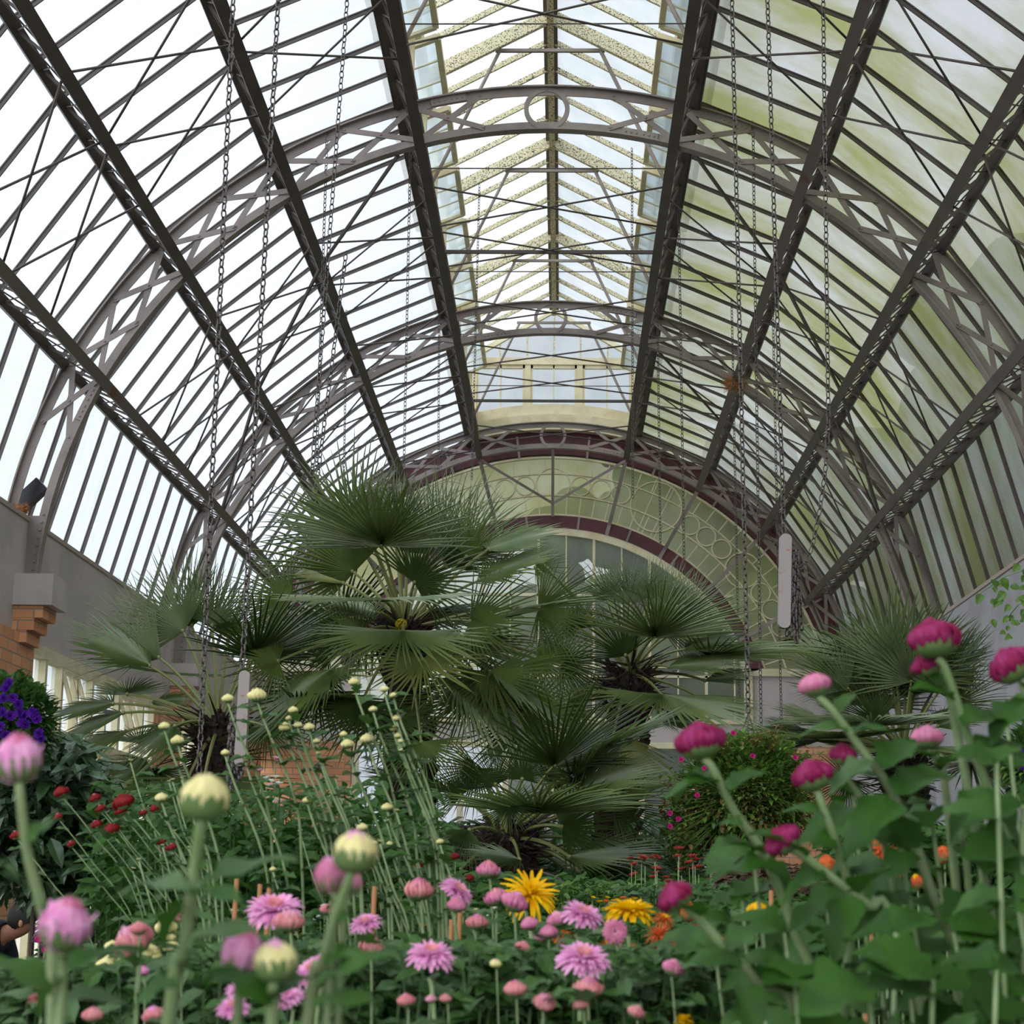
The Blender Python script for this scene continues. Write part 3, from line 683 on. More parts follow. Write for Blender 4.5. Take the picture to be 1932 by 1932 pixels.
palm('palm', c1, (c1.x + .15, 8.6, .55), 'tallest central fan palm, its crown spreading before the end wall arch', [
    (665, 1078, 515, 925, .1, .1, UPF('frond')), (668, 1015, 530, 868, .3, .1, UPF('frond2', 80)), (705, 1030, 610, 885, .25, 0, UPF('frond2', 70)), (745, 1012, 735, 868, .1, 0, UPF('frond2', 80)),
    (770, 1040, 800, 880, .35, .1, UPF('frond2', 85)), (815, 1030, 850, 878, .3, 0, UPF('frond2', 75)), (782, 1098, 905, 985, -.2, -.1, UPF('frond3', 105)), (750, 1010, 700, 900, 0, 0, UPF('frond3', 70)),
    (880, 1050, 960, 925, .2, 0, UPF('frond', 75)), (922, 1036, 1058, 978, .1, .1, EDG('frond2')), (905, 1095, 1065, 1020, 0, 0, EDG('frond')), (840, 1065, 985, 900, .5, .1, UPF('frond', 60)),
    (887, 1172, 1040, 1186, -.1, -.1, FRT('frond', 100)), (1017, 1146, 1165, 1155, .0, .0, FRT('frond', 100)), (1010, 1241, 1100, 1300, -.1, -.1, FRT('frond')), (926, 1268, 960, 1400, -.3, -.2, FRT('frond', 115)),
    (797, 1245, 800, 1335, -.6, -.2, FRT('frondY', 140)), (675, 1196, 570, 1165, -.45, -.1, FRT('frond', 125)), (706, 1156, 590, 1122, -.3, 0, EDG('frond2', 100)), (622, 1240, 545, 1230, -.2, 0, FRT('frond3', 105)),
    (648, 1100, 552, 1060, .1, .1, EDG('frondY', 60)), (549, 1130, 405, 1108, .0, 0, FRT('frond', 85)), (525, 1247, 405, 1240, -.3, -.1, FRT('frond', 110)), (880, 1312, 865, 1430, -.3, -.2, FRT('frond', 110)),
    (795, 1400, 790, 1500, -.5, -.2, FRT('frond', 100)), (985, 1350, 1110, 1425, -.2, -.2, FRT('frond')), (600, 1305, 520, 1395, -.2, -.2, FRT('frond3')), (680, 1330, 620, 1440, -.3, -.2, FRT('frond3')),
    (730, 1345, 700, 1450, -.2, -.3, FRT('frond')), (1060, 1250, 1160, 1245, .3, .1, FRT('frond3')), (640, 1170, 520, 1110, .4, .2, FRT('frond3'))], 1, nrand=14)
c2 = at(412, 1375, 8.4)
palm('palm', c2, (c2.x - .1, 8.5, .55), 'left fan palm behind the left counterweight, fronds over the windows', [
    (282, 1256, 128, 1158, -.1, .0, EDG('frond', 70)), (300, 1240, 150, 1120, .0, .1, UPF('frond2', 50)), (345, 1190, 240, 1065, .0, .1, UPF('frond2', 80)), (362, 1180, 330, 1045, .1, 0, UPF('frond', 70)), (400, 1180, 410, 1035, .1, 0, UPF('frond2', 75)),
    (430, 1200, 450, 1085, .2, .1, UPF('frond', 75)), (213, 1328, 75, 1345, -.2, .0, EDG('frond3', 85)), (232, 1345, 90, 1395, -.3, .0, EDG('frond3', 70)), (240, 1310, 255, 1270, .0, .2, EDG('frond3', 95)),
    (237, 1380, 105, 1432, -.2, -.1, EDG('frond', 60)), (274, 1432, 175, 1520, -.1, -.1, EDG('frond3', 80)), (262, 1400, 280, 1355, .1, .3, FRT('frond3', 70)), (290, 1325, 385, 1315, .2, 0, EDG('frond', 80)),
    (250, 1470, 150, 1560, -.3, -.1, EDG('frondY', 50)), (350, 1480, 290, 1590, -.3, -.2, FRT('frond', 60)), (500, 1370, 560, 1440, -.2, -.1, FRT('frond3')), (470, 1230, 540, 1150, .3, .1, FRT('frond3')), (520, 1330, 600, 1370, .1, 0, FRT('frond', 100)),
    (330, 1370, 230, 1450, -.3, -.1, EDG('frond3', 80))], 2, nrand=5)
c3 = at(1190, 1275, 9.3)
palm('palm', c3, (c3.x - .15, 9.3, .55), 'right fan palm leaning before the window bay, between central palm and basket', [
    (1150, 1130, 1105, 1045, .1, 0, UPF('frond2', 75)), (1190, 1140, 1175, 1030, .1, 0, UPF('frond2', 75)), (1225, 1130, 1230, 1035, .1, 0, UPF('frond2', 70)), (1262, 1140, 1285, 1045, .1, 0, UPF('frond2', 75)), (1180, 1236, 1130, 1110, -.2, 0, UPF('frond3', 80)),
    (1300, 1150, 1345, 1070, .1, 0, UPF('frond2', 75)), (1262, 1200, 1400, 1150, .0, 0, EDG('frond', 80)), (1292, 1225, 1420, 1180, -.1, 0, EDG('frond3', 80)), (1245, 1180, 1330, 1110, -.1, 0, UPF('frond', 95)), (1330, 1284, 1440, 1262, -.1, 0, EDG('frond3', 60)),
    (1262, 1258, 1420, 1238, -.2, 0, EDG('frond', 65)), (1343, 1330, 1435, 1335, -.2, 0, EDG('frond', 80)), (1010, 1070, 1080, 1070, .3, 0, FRT('frond', 90)), (1158, 1385, 1275, 1500, -.3, -.1, EDG('frondY', 50)), (1090, 1185, 1040, 1110, .2, 0, FRT('frond')),
    (1120, 1400, 1060, 1480, -.2, 0, FRT('frond3')), (1250, 1360, 1350, 1360, .1, 0, EDG('frond3', 90)), (1100, 1330, 1000, 1330, .2, .1, FRT('frond'))], 3, nrand=5)
c4 = at(960, 1585, 8.0)
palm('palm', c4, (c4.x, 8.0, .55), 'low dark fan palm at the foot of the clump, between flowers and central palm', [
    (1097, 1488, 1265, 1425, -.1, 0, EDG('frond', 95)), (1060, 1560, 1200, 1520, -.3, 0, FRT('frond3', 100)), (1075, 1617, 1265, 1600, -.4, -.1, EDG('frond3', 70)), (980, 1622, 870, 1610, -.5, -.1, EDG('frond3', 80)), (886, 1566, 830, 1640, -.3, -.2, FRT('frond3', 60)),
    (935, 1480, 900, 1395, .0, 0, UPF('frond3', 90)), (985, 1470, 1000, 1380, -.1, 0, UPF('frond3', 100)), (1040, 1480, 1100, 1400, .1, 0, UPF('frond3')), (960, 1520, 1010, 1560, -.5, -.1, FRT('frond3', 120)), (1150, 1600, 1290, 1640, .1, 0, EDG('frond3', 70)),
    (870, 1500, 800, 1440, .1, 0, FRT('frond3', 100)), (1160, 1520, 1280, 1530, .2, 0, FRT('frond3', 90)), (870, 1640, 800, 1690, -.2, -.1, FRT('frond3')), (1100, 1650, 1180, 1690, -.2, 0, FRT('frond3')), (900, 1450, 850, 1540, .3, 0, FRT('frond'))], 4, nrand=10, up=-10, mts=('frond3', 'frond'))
c5 = at(1705, 1430, 9.5)
palm('palm', c5, (c5.x, 9.5, .55), 'separate fan palm at right behind the magenta flowers, before the grey wall', [
    (1655, 1362, 1585, 1262, -.1, 0, UPF('frond3', 80)), (1556, 1366, 1450, 1325, -.1, 0, EDG('frond', 60)), (1522, 1380, 1430, 1350, .0, 0, EDG('frond3', 50)), (1600, 1300, 1505, 1215, .0, 0, UPF('frond2', 60)), (1640, 1270, 1580, 1160, .1, 0, UPF('frond2', 70)),
    (1690, 1290, 1660, 1150, .2, 0, UPF('frond2', 80)), (1730, 1290, 1750, 1165, .2, 0, UPF('frond2', 80)), (1770, 1290, 1820, 1185, .2, 0, UPF('frond2', 70)), (1720, 1310, 1700, 1190, 0, 0, UPF('frond3', 90)), (1800, 1330, 1890, 1230, .1, 0, UPF('frond', 60)),
    (1770, 1370, 1880, 1320, -.1, 0, EDG('frond3', 80)), (1590, 1350, 1510, 1280, .2, 0, EDG('frond2', 70)), (1600, 1470, 1540, 1540, -.1, 0, FRT('frond3')), (1680, 1500, 1720, 1590, -.2, 0, FRT('frond3'))], 5, nrand=18, up=28, mts=('frond3', 'frond2', 'frond'))
m = MB(); p = at(757, 1178, 8.25); 
for k in range(120):
    d = V((R.uniform(-1, 1), R.uniform(-1, 1), R.uniform(-.6, 1))).normalized(); m.tube([p, p + d * .028], [.003, .005], 4)
m.tube([p, c1], .006, 5)
tag(m.build('palm_flower_cluster', M['inflo'], origin=p), 'small yellow flower cluster in the crown of the tallest central palm', 'flower')

# ------------------------------------------------------------ flower bed, leaves and petals
m = MB(); m.box((-2.75, .9, 0), (3.55, 12.5, .55)); struct(m.build('floor_bed', M['soil']))
Q = random.Random(5)
def leaf(m, B, d, nrm, Ln, Wd, lob=.28, curl=.35, st=9, mi=0, rg=Q):
    d = V(d).normalized(); nrm = V(nrm); nrm = (nrm - d * nrm.dot(d)); nrm = nrm.normalized() if nrm.length > 1e-4 else d.orthogonal().normalized()
    sd = d.cross(nrm); base = len(m.v); ph = rg.uniform(0, 6.28); cu = curl * rg.uniform(.5, 1.5)
    for i in range(st + 1):
        t = i / st; w_ = Wd * .5 * (sin(pi * min(1, t ** .75 * .97 + .02)) ** .8) * (1 + lob * sin(t * 17 + 1.1)) if 0 < i < st else Wd * .02
        bend = -cu * Ln * t * t; c = V(B) + d * Ln * t * (1 - .12 * cu * t) + nrm * bend
        fo = nrm * w_ * .35
        m.v += [tuple(c - sd * w_ + fo + nrm * .04 * Ln * sin(t * 12 + ph)), tuple(c), tuple(c + sd * w_ + fo - nrm * .04 * Ln * sin(t * 11 + ph))]
    for i in range(st):
        for j in (0, 1): m.f.append((base+i*3+j, base+i*3+j+1, base+i*3+4+j, base+i*3+3+j)); m.m.append(mi)
def petal_(m, c, out, ax, Ln, Wd, e0, e1, mi, b0=0, sp=.25, st=4):
    sd = ax.cross(out).normalized(); base = len(m.v); p = c + out * b0; ds = Ln / st
    for i in range(st + 1):
        t = i / st; e = e0 + (e1 - e0) * t; dr = out * cos(e) + ax * sin(e); nr = ax * cos(e) - out * sin(e)
        w_ = Wd * .5 * (.45, .85, 1, .95, .35)[min(4, int(round(t * 4)))]
        m.v += [tuple(p - sd * w_ + nr * w_ * sp), tuple(p - nr * w_ * sp * .5), tuple(p + sd * w_ + nr * w_ * sp)]
        p = p + dr * ds
    for i in range(st):
        for j in (0, 1): m.f.append((base+i*3+j, base+i*3+j+1, base+i*3+4+j, base+i*3+3+j)); m.m.append(mi)
RINGS = {'cup': [],
 'open': [(24, 15, -60, 1.0, .22, 0, .05), (24, 25, -30, .98, .2, 0, .05), (22, 38, -5, .9, .19, 0, .05), (18, 50, 20, .75, .17, 0, .04), (14, 65, 45, .55, .15, 1, .02), (10, 80, 75, .35, .13, 1, .0)],
 'half': [(18, -10, 70, 1.0, .34, 0, .12), (16, 15, 85, .95, .32, 0, .1), (13, 35, 95, .85, .3, 1, .08), (9, 60, 100, .7, .28, 1, .03)],
 'bud': [(15, -25, 130, 1.55, .42, 0, .15), (13, 0, 130, 1.35, .4, 0, .12), (11, 25, 120, 1.15, .36, 1, .08), (8, 55, 110, .95, .3, 1, .03)],
 'dome': [(24, -30, 85, .85, .26, 0, .35), (22, 5, 95, .75, .25, 0, .3), (18, 25, 100, .65, .24, 0, .22), (14, 45, 100, .5, .22, 1, .12), (8, 70, 100, .4, .2, 1, .04)],
 'spider': [(18, 10, -80, 1.25, .15, 0, .05), (18, 35, -40, 1.2, .15, 0, .05), (16, 55, 5, 1.05, .14, 0, .04), (14, 75, 50, .75, .13, 1, .03), (9, 85, 80, .5, .12, 1, 0)],
 'daisy': [(12, 42, 10, 1.0, .34, 0, .08), (10, 60, 30, .8, .3, 0, .05), (6, 75, 70, .4, .3, 1, 0)],
 'small': [(9, 10, 70, .9, .5, 0, .15), (7, 45, 100, .7, .45, 1, .08)]}
def rp_big(r): return r > .012
SHELL = {  # rounded heads: overlapping petals lying on a spheroid (count, start and end latitude, radius, height, width, material)
 'bud': [(14, -80, 62, 1.0, .95, .50, 0), (12, -60, 74, .93, .98, .46, 0), (10, -20, 80, .80, 1.02, .42, 1), (7, 10, 86, .55, 1.04, .38, 1)],
 'half': [(14, -75, 48, 1.0, .95, .46, 0), (13, -60, 66, .9, 1.15, .44, 0), (11, -30, 76, .72, 1.2, .4, 1), (8, 0, 84, .48, 1.2, .34, 1)],
 'cup': [(18, -70, 22, 1.0, .62, .30, 0), (15, -40, 42, .85, .76, .28, 0), (12, -10, 60, .6, .78, .26, 1), (8, 20, 80, .34, .78, .24, 1)],
 'dome': [(22, -70, 38, 1.0, .58, .30, 0), (20, -30, 52, .88, .68, .28, 0), (16, 0, 64, .70, .74, .28, 0), (12, 25, 74, .5, .76, .26, 1), (7, 40, 86, .28, .78, .24, 1)]}
def shell_petal(m, c, out, ax, r, la0, la1, rf, hf, wf, mi, rg, st=6):
    sd = ax.cross(out).normalized(); base = len(m.v); fl = rg.uniform(-.05, .10) if la0 > -72 or hf > .7 else rg.uniform(-.05, .25)
    for i in range(st + 1):
        t = i / st; la = radians(la0 + (la1 - la0) * t); q = r * (1 + fl * t * t)
        p = c + out * cos(la) * rf * q + ax * sin(la) * hf * q; nr = (out * cos(la) / rf + ax * sin(la) / hf).normalized()
        w_ = r * wf * .5 * (.5 + .5 * cos(la) ** .5 if 0 < i < st else .35)
        m.v += [tuple(p - sd * w_ - nr * w_ * .35), tuple(p + nr * w_ * .45), tuple(p + sd * w_ - nr * w_ * .35)]
    for i in range(st):
        for j in (0, 1): m.f.append((base+i*3+j, base+i*3+j+1, base+i*3+4+j, base+i*3+3+j)); m.m.append(mi)
def head(parent, c, ax, r, style, ca, cb, rg, cal=.62, name='flower_head', lab=None):
    ax = V(ax).normalized(); c = V(c); u = ax.orthogonal().normalized(); o = ax.cross(u); m = MB()
    for (n, la0, la1, rf, hf, wf, mi) in SHELL.get(style, []):
        off = rg.uniform(0, 6)
        for k in range(n):
            a = 2 * pi * k / n + off + rg.uniform(-.12, .12); out = u * cos(a) + o * sin(a)
            shell_petal(m, c, out, ax, r * rg.uniform(.93, 1.06), la0, la1 + rg.uniform(-8, 8), rf, hf, wf, mi, rg)
    for (n, e0, e1, lf, wf, mi, b0) in ([(6, 15, 75, 1.25, .42, 0, .35)] if style == 'half' and r > .012 else [] if style in SHELL else RINGS[style]):
        off = rg.uniform(0, 6)
        for k in range(n):
            a = 2 * pi * k / n + off + rg.uniform(-.1, .1); out = u * cos(a) + o * sin(a); j = 12 if style != 'spider' else 30
            petal_(m, c, out, ax, r * lf * rg.uniform(.88, 1.08), r * wf, radians(e0 + rg.uniform(-j, j) * .5), radians(e1 + rg.uniform(-j, j)), mi, b0 * r)
    f = m.build(name, [M[ca], M[cb]], parent, smooth=True)
    if lab: f['label'] = lab
    if cal:
        m = MB(); n = 24 if rp_big(r) else 12
        cr_ = {'open': .3, 'half': .55, 'bud': .72, 'dome': .6, 'spider': .3, 'daisy': .25, 'small': .5, 'cup': .6}[style] * r; h = cr_ * (.75 if style != 'bud' else 1.0)
        prof = [(.12, -h), (.6, -h * .85), (.92, -h * .4), (1.0, 0.0)]
        if style in ('bud', 'half'): prof = [(.12, -r * 1.05), (.62, -r * .92), (.98, -r * .55), (1.06, -r * .1)]; cr_ = r * (1.0 if style == 'bud' else .92)
        if style in ('dome', 'cup'): prof = [(.12, -r * .75), (.6, -r * .68), (.95, -r * .42), (1.0, -r * .2)]; cr_ = r * .82
        for (q, z) in prof:
            for k in range(n):
                a = 2 * pi * k / n; zz = z + (.32 * r * (k % 2) * (1 if style in ('bud', 'half') else .3) if (q, z) == prof[-1] else 0); m.v.append(tuple(c + (u * cos(a) + o * sin(a)) * cr_ * q * (1 + .07 * (k % 2)) + ax * zz))
        for i in range(3):
            for k in range(n): m.f.append((i*n+k, i*n+(k+1) % n, (i+1)*n+(k+1) % n, (i+1)*n+k)); m.m.append(0)
        m.f.append(tuple(range(n))[::-1]); m.m.append(0)
        m.build('calyx', M['calyx'], f, smooth=True)
    return f
def smooth_pts(pts, n=5):
    out = []; P_ = [pts[0]] + list(pts) + [pts[-1]]
    for i in range(1, len(P_) - 2):
        for k in range(n):
            t = k / n; a, b, c, d = P_[i-1], P_[i], P_[i+1], P_[i+2]
            out.append(.5 * ((2*b) + (c - a) * t + (2*a - 5*b + 4*c - d) * t*t + (3*b - a - 3*c + d) * t**3))
    out.append(pts[-1]); return out
def mum(x, y, rp, Y, style, ca, cb, label, group, pts=(), nleaf=3, lsize=.05, axis=None, stemr=None, lm='leafA', seed=None, extra=(), zb=.55, leafname='leaf', cat='flower', name='chrysanthemum', lw=.6, cal=.62, lean=(0, 0)):
    rg = random.Random(seed if seed is not None else int(x * 7 + y * 13))
    C = at(x, y, Y); r = rp / FPX * Y
    if axis is None: axis = (rg.uniform(-.25, .25), rg.uniform(-.35, .1), 1)
    A = V(axis).normalized()
    P_ = [C - A * r * .8] + [at(a, b, Y + .02 * i) for i, (a, b) in enumerate(pts)]
    e = P_[-1]; dn = (P_[-1] - P_[-2]).normalized() if len(P_) > 1 else V((lean[0], lean[1], -1)).normalized()
    dn = V((dn.x * .35, dn.y * .3, min(dn.z, -.6))).normalized() if len(P_) > 1 else dn
    k = (e.z - zb) / -dn.z; base = e + dn * k; base.z = zb
    P_ += [e.lerp(base, .5) + V((rg.uniform(-.01, .01), 0, 0)), base]
    sp = smooth_pts(P_); sr = stemr or max(.0012, r * .085)
    t = thing(name, base, label, cat, group)
    m = MB(); m.tube(sp, [sr * (1 + .6 * i / len(sp)) for i in range(len(sp))], 6 if rp > 20 else 4); m.build('stem', M['stem'], t, smooth=True)
    head(t, C, A, r, style, ca, cb, rg, cal)
    vis = sp[: max(4, int(len(sp) * .75))]
    for k in range(nleaf):
        p = vis[min(len(vis) - 1, int((k + 1) / (nleaf + .5) * len(vis)))]; a = rg.uniform(0, 6.28)
        d = V((cos(a), sin(a) * .7, rg.uniform(.1, .7))); Lf = lsize * rg.uniform(.7, 1.25)
        m = MB(); leaf(m, p, d, V((0, -.3, 1)), Lf, Lf * lw, rg=rg); m.build(leafname, M[lm], t, smooth=True)
    for (bx, by, tx, ty, dy, wpx, ml) in extra:
        b, tt = at(bx, by, Y), at(tx, ty, Y + dy); Lf = (tt - b).length
        m = MB(); leaf(m, b, tt - b + V((0, 0, .3 * Lf)), V((0, -.5, 1)), Lf * 1.1, wpx / FPX * Y * 1.25, lob=.2, curl=.45, st=12, rg=rg); m.build(leafname, M[ml], t, smooth=True)
    return t
LA, LC, LB = 'leafA', 'leafC', 'leafB'
G1 = 'blurred foreground chrysanthemums'
# --- near left
mum(35, 1436, 40, 1.35, 'half', 'pink', 'rose', 'large pale pink opening flower at the left edge, highest of the near blooms', G1, [(38, 1500), (52, 1610), (80, 1720), (100, 1850)], 0, axis=(-.1, -.1, 1), stemr=.0036,
    extra=[(55, 1590, 105, 1535, .03, 26, LA), (52, 1672, -25, 1622, -.03, 22, LB), (78, 1725, 170, 1700, .02, 34, LA), (98, 1850, 235, 1760, .0, 40, LC), (100, 1880, -30, 1800, -.02, 55, LA), (104, 1900, 240, 1865, .02, 50, LB)])
mum(122, 1748, 44, 1.3, 'half', 'pink', 'rose', 'pale pink half open flower low at left, in front of the stooping person', G1, [(118, 1800), (112, 1930)], 0, axis=(.25, -.3, 1), stemr=.003, extra=[(115, 1850, 60, 1900, .02, 40, LA)])
mum(385, 1508, 41, 1.3, 'bud', 'creamp', 'creamp', 'fat closed green and cream bud on a thick pale stem', G1, [(378, 1560), (365, 1660), (345, 1800), (318, 1932)], 0, axis=(.05, 0, 1), stemr=.0042,
    extra=[(362, 1690, 228, 1640, .02, 44, LB), (366, 1680, 545, 1620, .02, 42, LB), (366, 1690, 432, 1700, -.05, 46, LA), (352, 1790, 465, 1755, -.03, 60, LB), (340, 1700, 300, 1780, .03, 40, LC), (335, 1860, 240, 1900, .0, 60, LA), (380, 1640, 405, 1605, .03, 24, LA)])
mum(670, 1610, 37, 1.3, 'bud', 'creamp', 'pink', 'plump pink bud with yellow-green base, centre left, tallest of its trio', G1, [(658, 1660), (630, 1740), (605, 1830), (580, 1932)], 0, axis=(.1, 0, 1), stemr=.0034,
    extra=[(612, 1820, 725, 1785, .02, 44, LC), (600, 1860, 735, 1810, -.02, 62, LA), (640, 1740, 680, 1715, .02, 22, LA), (590, 1900, 700, 1900, -.02, 50, LA)])
mum(622, 1655, 28, 1.33, 'half', 'rose', 'pink', 'smaller pink bud left of and just below the plump yellow-based bud', G1, [(632, 1700), (625, 1800)], 0, stemr=.0022)
mum(664, 1668, 19, 1.34, 'half', 'rose', 'coral', 'smallest pink bud tucked under the plump yellow-based bud', G1, [(650, 1720), (645, 1800)], 0, stemr=.002)
mum(455, 1800, 36, 1.35, 'half', 'pink', 'rose', 'ragged pink flower behind a big dark leaf, left of the cream-based bud', G1, [(452, 1850), (448, 1932)], 0, axis=(.4, -.2, 1), stemr=.003, extra=[(450, 1850, 380, 1830, .03, 50, LC)])
mum(520, 1816, 36, 1.3, 'bud', 'creamp', 'pink', 'pink bud with pale cream base, low between two big dark leaves', G1, [(515, 1870), (512, 1932)], 0, axis=(-.05, 0, 1), stemr=.0036, extra=[(510, 1900, 405, 1825, .0, 60, LC), (515, 1880, 590, 1850, .03, 36, LA)])
# --- near right, magenta
G2 = 'magenta chrysanthemums at the right'
def mg(x, y, r, lab, pts, ex, ax, Y=1.95, nl=3, ca='magenta', cb='magenta'):
    mum(x, y, r * 1.05, Y, 'dome', ca, cb, lab, G2, pts, nl, .055, axis=ax, stemr=.0042 if r > 25 else .003, lm='leafC', extra=ex, lw=.75)
mg(1320, 1398, 42, 'leftmost high magenta pompon, before the leafy hanging basket', [(1345, 1450), (1385, 1530), (1440, 1610), (1500, 1760), (1550, 1932)], [(1352, 1465, 1270, 1470, .05, 40, LA), (1375, 1490, 1430, 1440, .0, 34, LA), (1400, 1560, 1365, 1545, .0, 34, LA), (1450, 1640, 1345, 1660, .02, 60, LC), (1440, 1630, 1500, 1690, .0, 60, LC)], (-.2, 0, 1))
mg(1762, 1205, 46, 'topmost magenta pompon at right, against the grey wall', [(1785, 1265), (1820, 1370), (1850, 1450), (1895, 1580), (1932, 1700)], [(1795, 1320, 1735, 1300, -.03, 52, LC), (1815, 1370, 1900, 1340, .0, 60, LC), (1850, 1440, 1925, 1400, .0, 80, LC), (1870, 1500, 1790, 1560, .0, 70, LC), (1880, 1540, 1935, 1600, .0, 70, LC)], (-.1, .1, 1))
mg(1748, 1256, 28, 'smaller magenta pompon just under the topmost one', [(1775, 1290), (1800, 1350)], [], (-.4, 0, 1), 1.98, 0)
mg(1537, 1292, 28, 'pink magenta pompon before the right fan palm', [(1570, 1340), (1630, 1420), (1680, 1490), (1725, 1590), (1770, 1720), (1810, 1850)], [(1580, 1345, 1605, 1300, .0, 26, LA), (1600, 1380, 1520, 1375, .0, 36, LA), (1650, 1440, 1580, 1470, -.02, 44, LB), (1665, 1450, 1730, 1400, .02, 60, LC), (1700, 1520, 1610, 1580, -.03, 80, LC), (1690, 1500, 1800, 1450, .02, 70, LC), (1740, 1620, 1640, 1680, .0, 70, LC), (1780, 1740, 1880, 1700, .0, 80, LC)], (-.25, 0, 1), ca='rose', cb='magenta')
mg(1908, 1255, 42, 'magenta pompon cut by the right edge of the view', [(1935, 1310), (1960, 1400)], [(1935, 1320, 1880, 1400, .0, 60, LC)], (-.6, .1, 1))
mg(1533, 1463, 36, 'magenta pompon left of a grey-green leaf in the middle of the right plants', [(1552, 1520), (1585, 1610), (1605, 1700), (1603, 1800), (1590, 1932)], [(1560, 1540, 1490, 1520, .0, 36, LA), (1580, 1600, 1510, 1590, .0, 50, LC), (1602, 1690, 1500, 1760, .0, 70, LC), (1602, 1760, 1700, 1720, .02, 80, LC), (1598, 1850, 1480, 1900, .0, 90, LC)], (-.3, 0, 1))
mg(1590, 1424, 25, 'small magenta pompon with a cream tip beside the middle right pompon', [(1600, 1470), (1640, 1530), (1665, 1580)], [(1600, 1465, 1665, 1460, .0, 40, LB)], (.0, -.1, 1), 1.98, 0)
mg(1477, 1585, 32, 'magenta pompon turned left, low in the right plants', [(1510, 1610), (1580, 1665), (1640, 1710), (1700, 1780)], [(1560, 1650, 1480, 1680, .0, 60, LC), (1630, 1700, 1560, 1800, .0, 80, LC)], (-.7, -.1, .8), 1.9)
mg(1275, 1692, 32, 'lowest left magenta pompon, tilted beside the round yellow flower', [(1305, 1720), (1370, 1790), (1440, 1860), (1520, 1940)], [(1370, 1790, 1450, 1740, .0, 50, LA), (1400, 1820, 1300, 1830, .0, 60, LA), (1440, 1860, 1560, 1830, .0, 80, LC), (1450, 1870, 1400, 1950, .0, 80, LC)], (-.6, 0, .8), 1.8)
mg(1750, 1392, 28, 'pink magenta bloom half hidden by leaves below the topmost pompons', [(1770, 1440), (1790, 1540)], [(1760, 1430, 1690, 1420, -.08, 50, LC), (1770, 1450, 1860, 1440, -.08, 60, LC)], (0, 0, 1), 2.1, 1, 'rose', 'rose')
mg(1812, 1540, 20, 'small dull magenta bud deep among the right leaves', [(1815, 1580), (1830, 1700)], [], (0, 0, 1), 2.1, 1, 'rose', 'calyx')
# leafy shoots without flowers filling the right
rs = random.Random(77)
SH = [(1880, 1440, 1.8), (1930, 1520, 1.9), (1700, 1600, 2.0), (1850, 1640, 2.0), (1640, 1560, 2.2), (1760, 1560, 2.2), (1560, 1680, 2.1), (1920, 1700, 1.8), (1690, 1760, 1.8), (1800, 1760, 1.9), (1480, 1760, 2.2), (1400, 1700, 2.4),
      (1500, 1850, 1.8), (1640, 1860, 1.7), (1760, 1850, 1.7), (1880, 1830, 1.7), (1350, 1800, 2.4), (1420, 1610, 2.4), (1610, 1500, 2.3), (1900, 1360, 2.2), (1720, 1880, 1.9), (1850, 1740, 2.1), (1590, 1770, 2.3), (1440, 1890, 2.0)]
for i, (x, y, Y) in enumerate(SH):
    p = at(x, y, Y); base = at(x + rs.uniform(20, 90), 1950, Y); base.z = .55
    t = thing('chrysanthemum', base, 'unopened leafy green shoot among the magenta flowers at right', 'plant', 'leafy shoots at the right')
    sp = smooth_pts([p, p.lerp(base, .4) + V((rs.uniform(-.03, .03), 0, 0)), base]); m = MB(); m.tube(sp, [.0025 + .0015 * k / len(sp) for k in range(len(sp))], 5); m.build('stem', M['stem'], t, smooth=True)
    for k in range(10):
        q = sp[min(len(sp) - 1, int(k * .75))]; a = rs.uniform(0, 6.28); d = V((cos(a), sin(a) * .6, rs.uniform(-.1, .7))); Lf = rs.uniform(.045, .085)
        m = MB(); leaf(m, q, d, V((rs.uniform(-.4, .4), -.6, 1)), Lf, Lf * .85, lob=.22, rg=rs); m.build('leaf', M[rs.choice(['leafC', 'leafC', 'leafA'])], t, smooth=True)
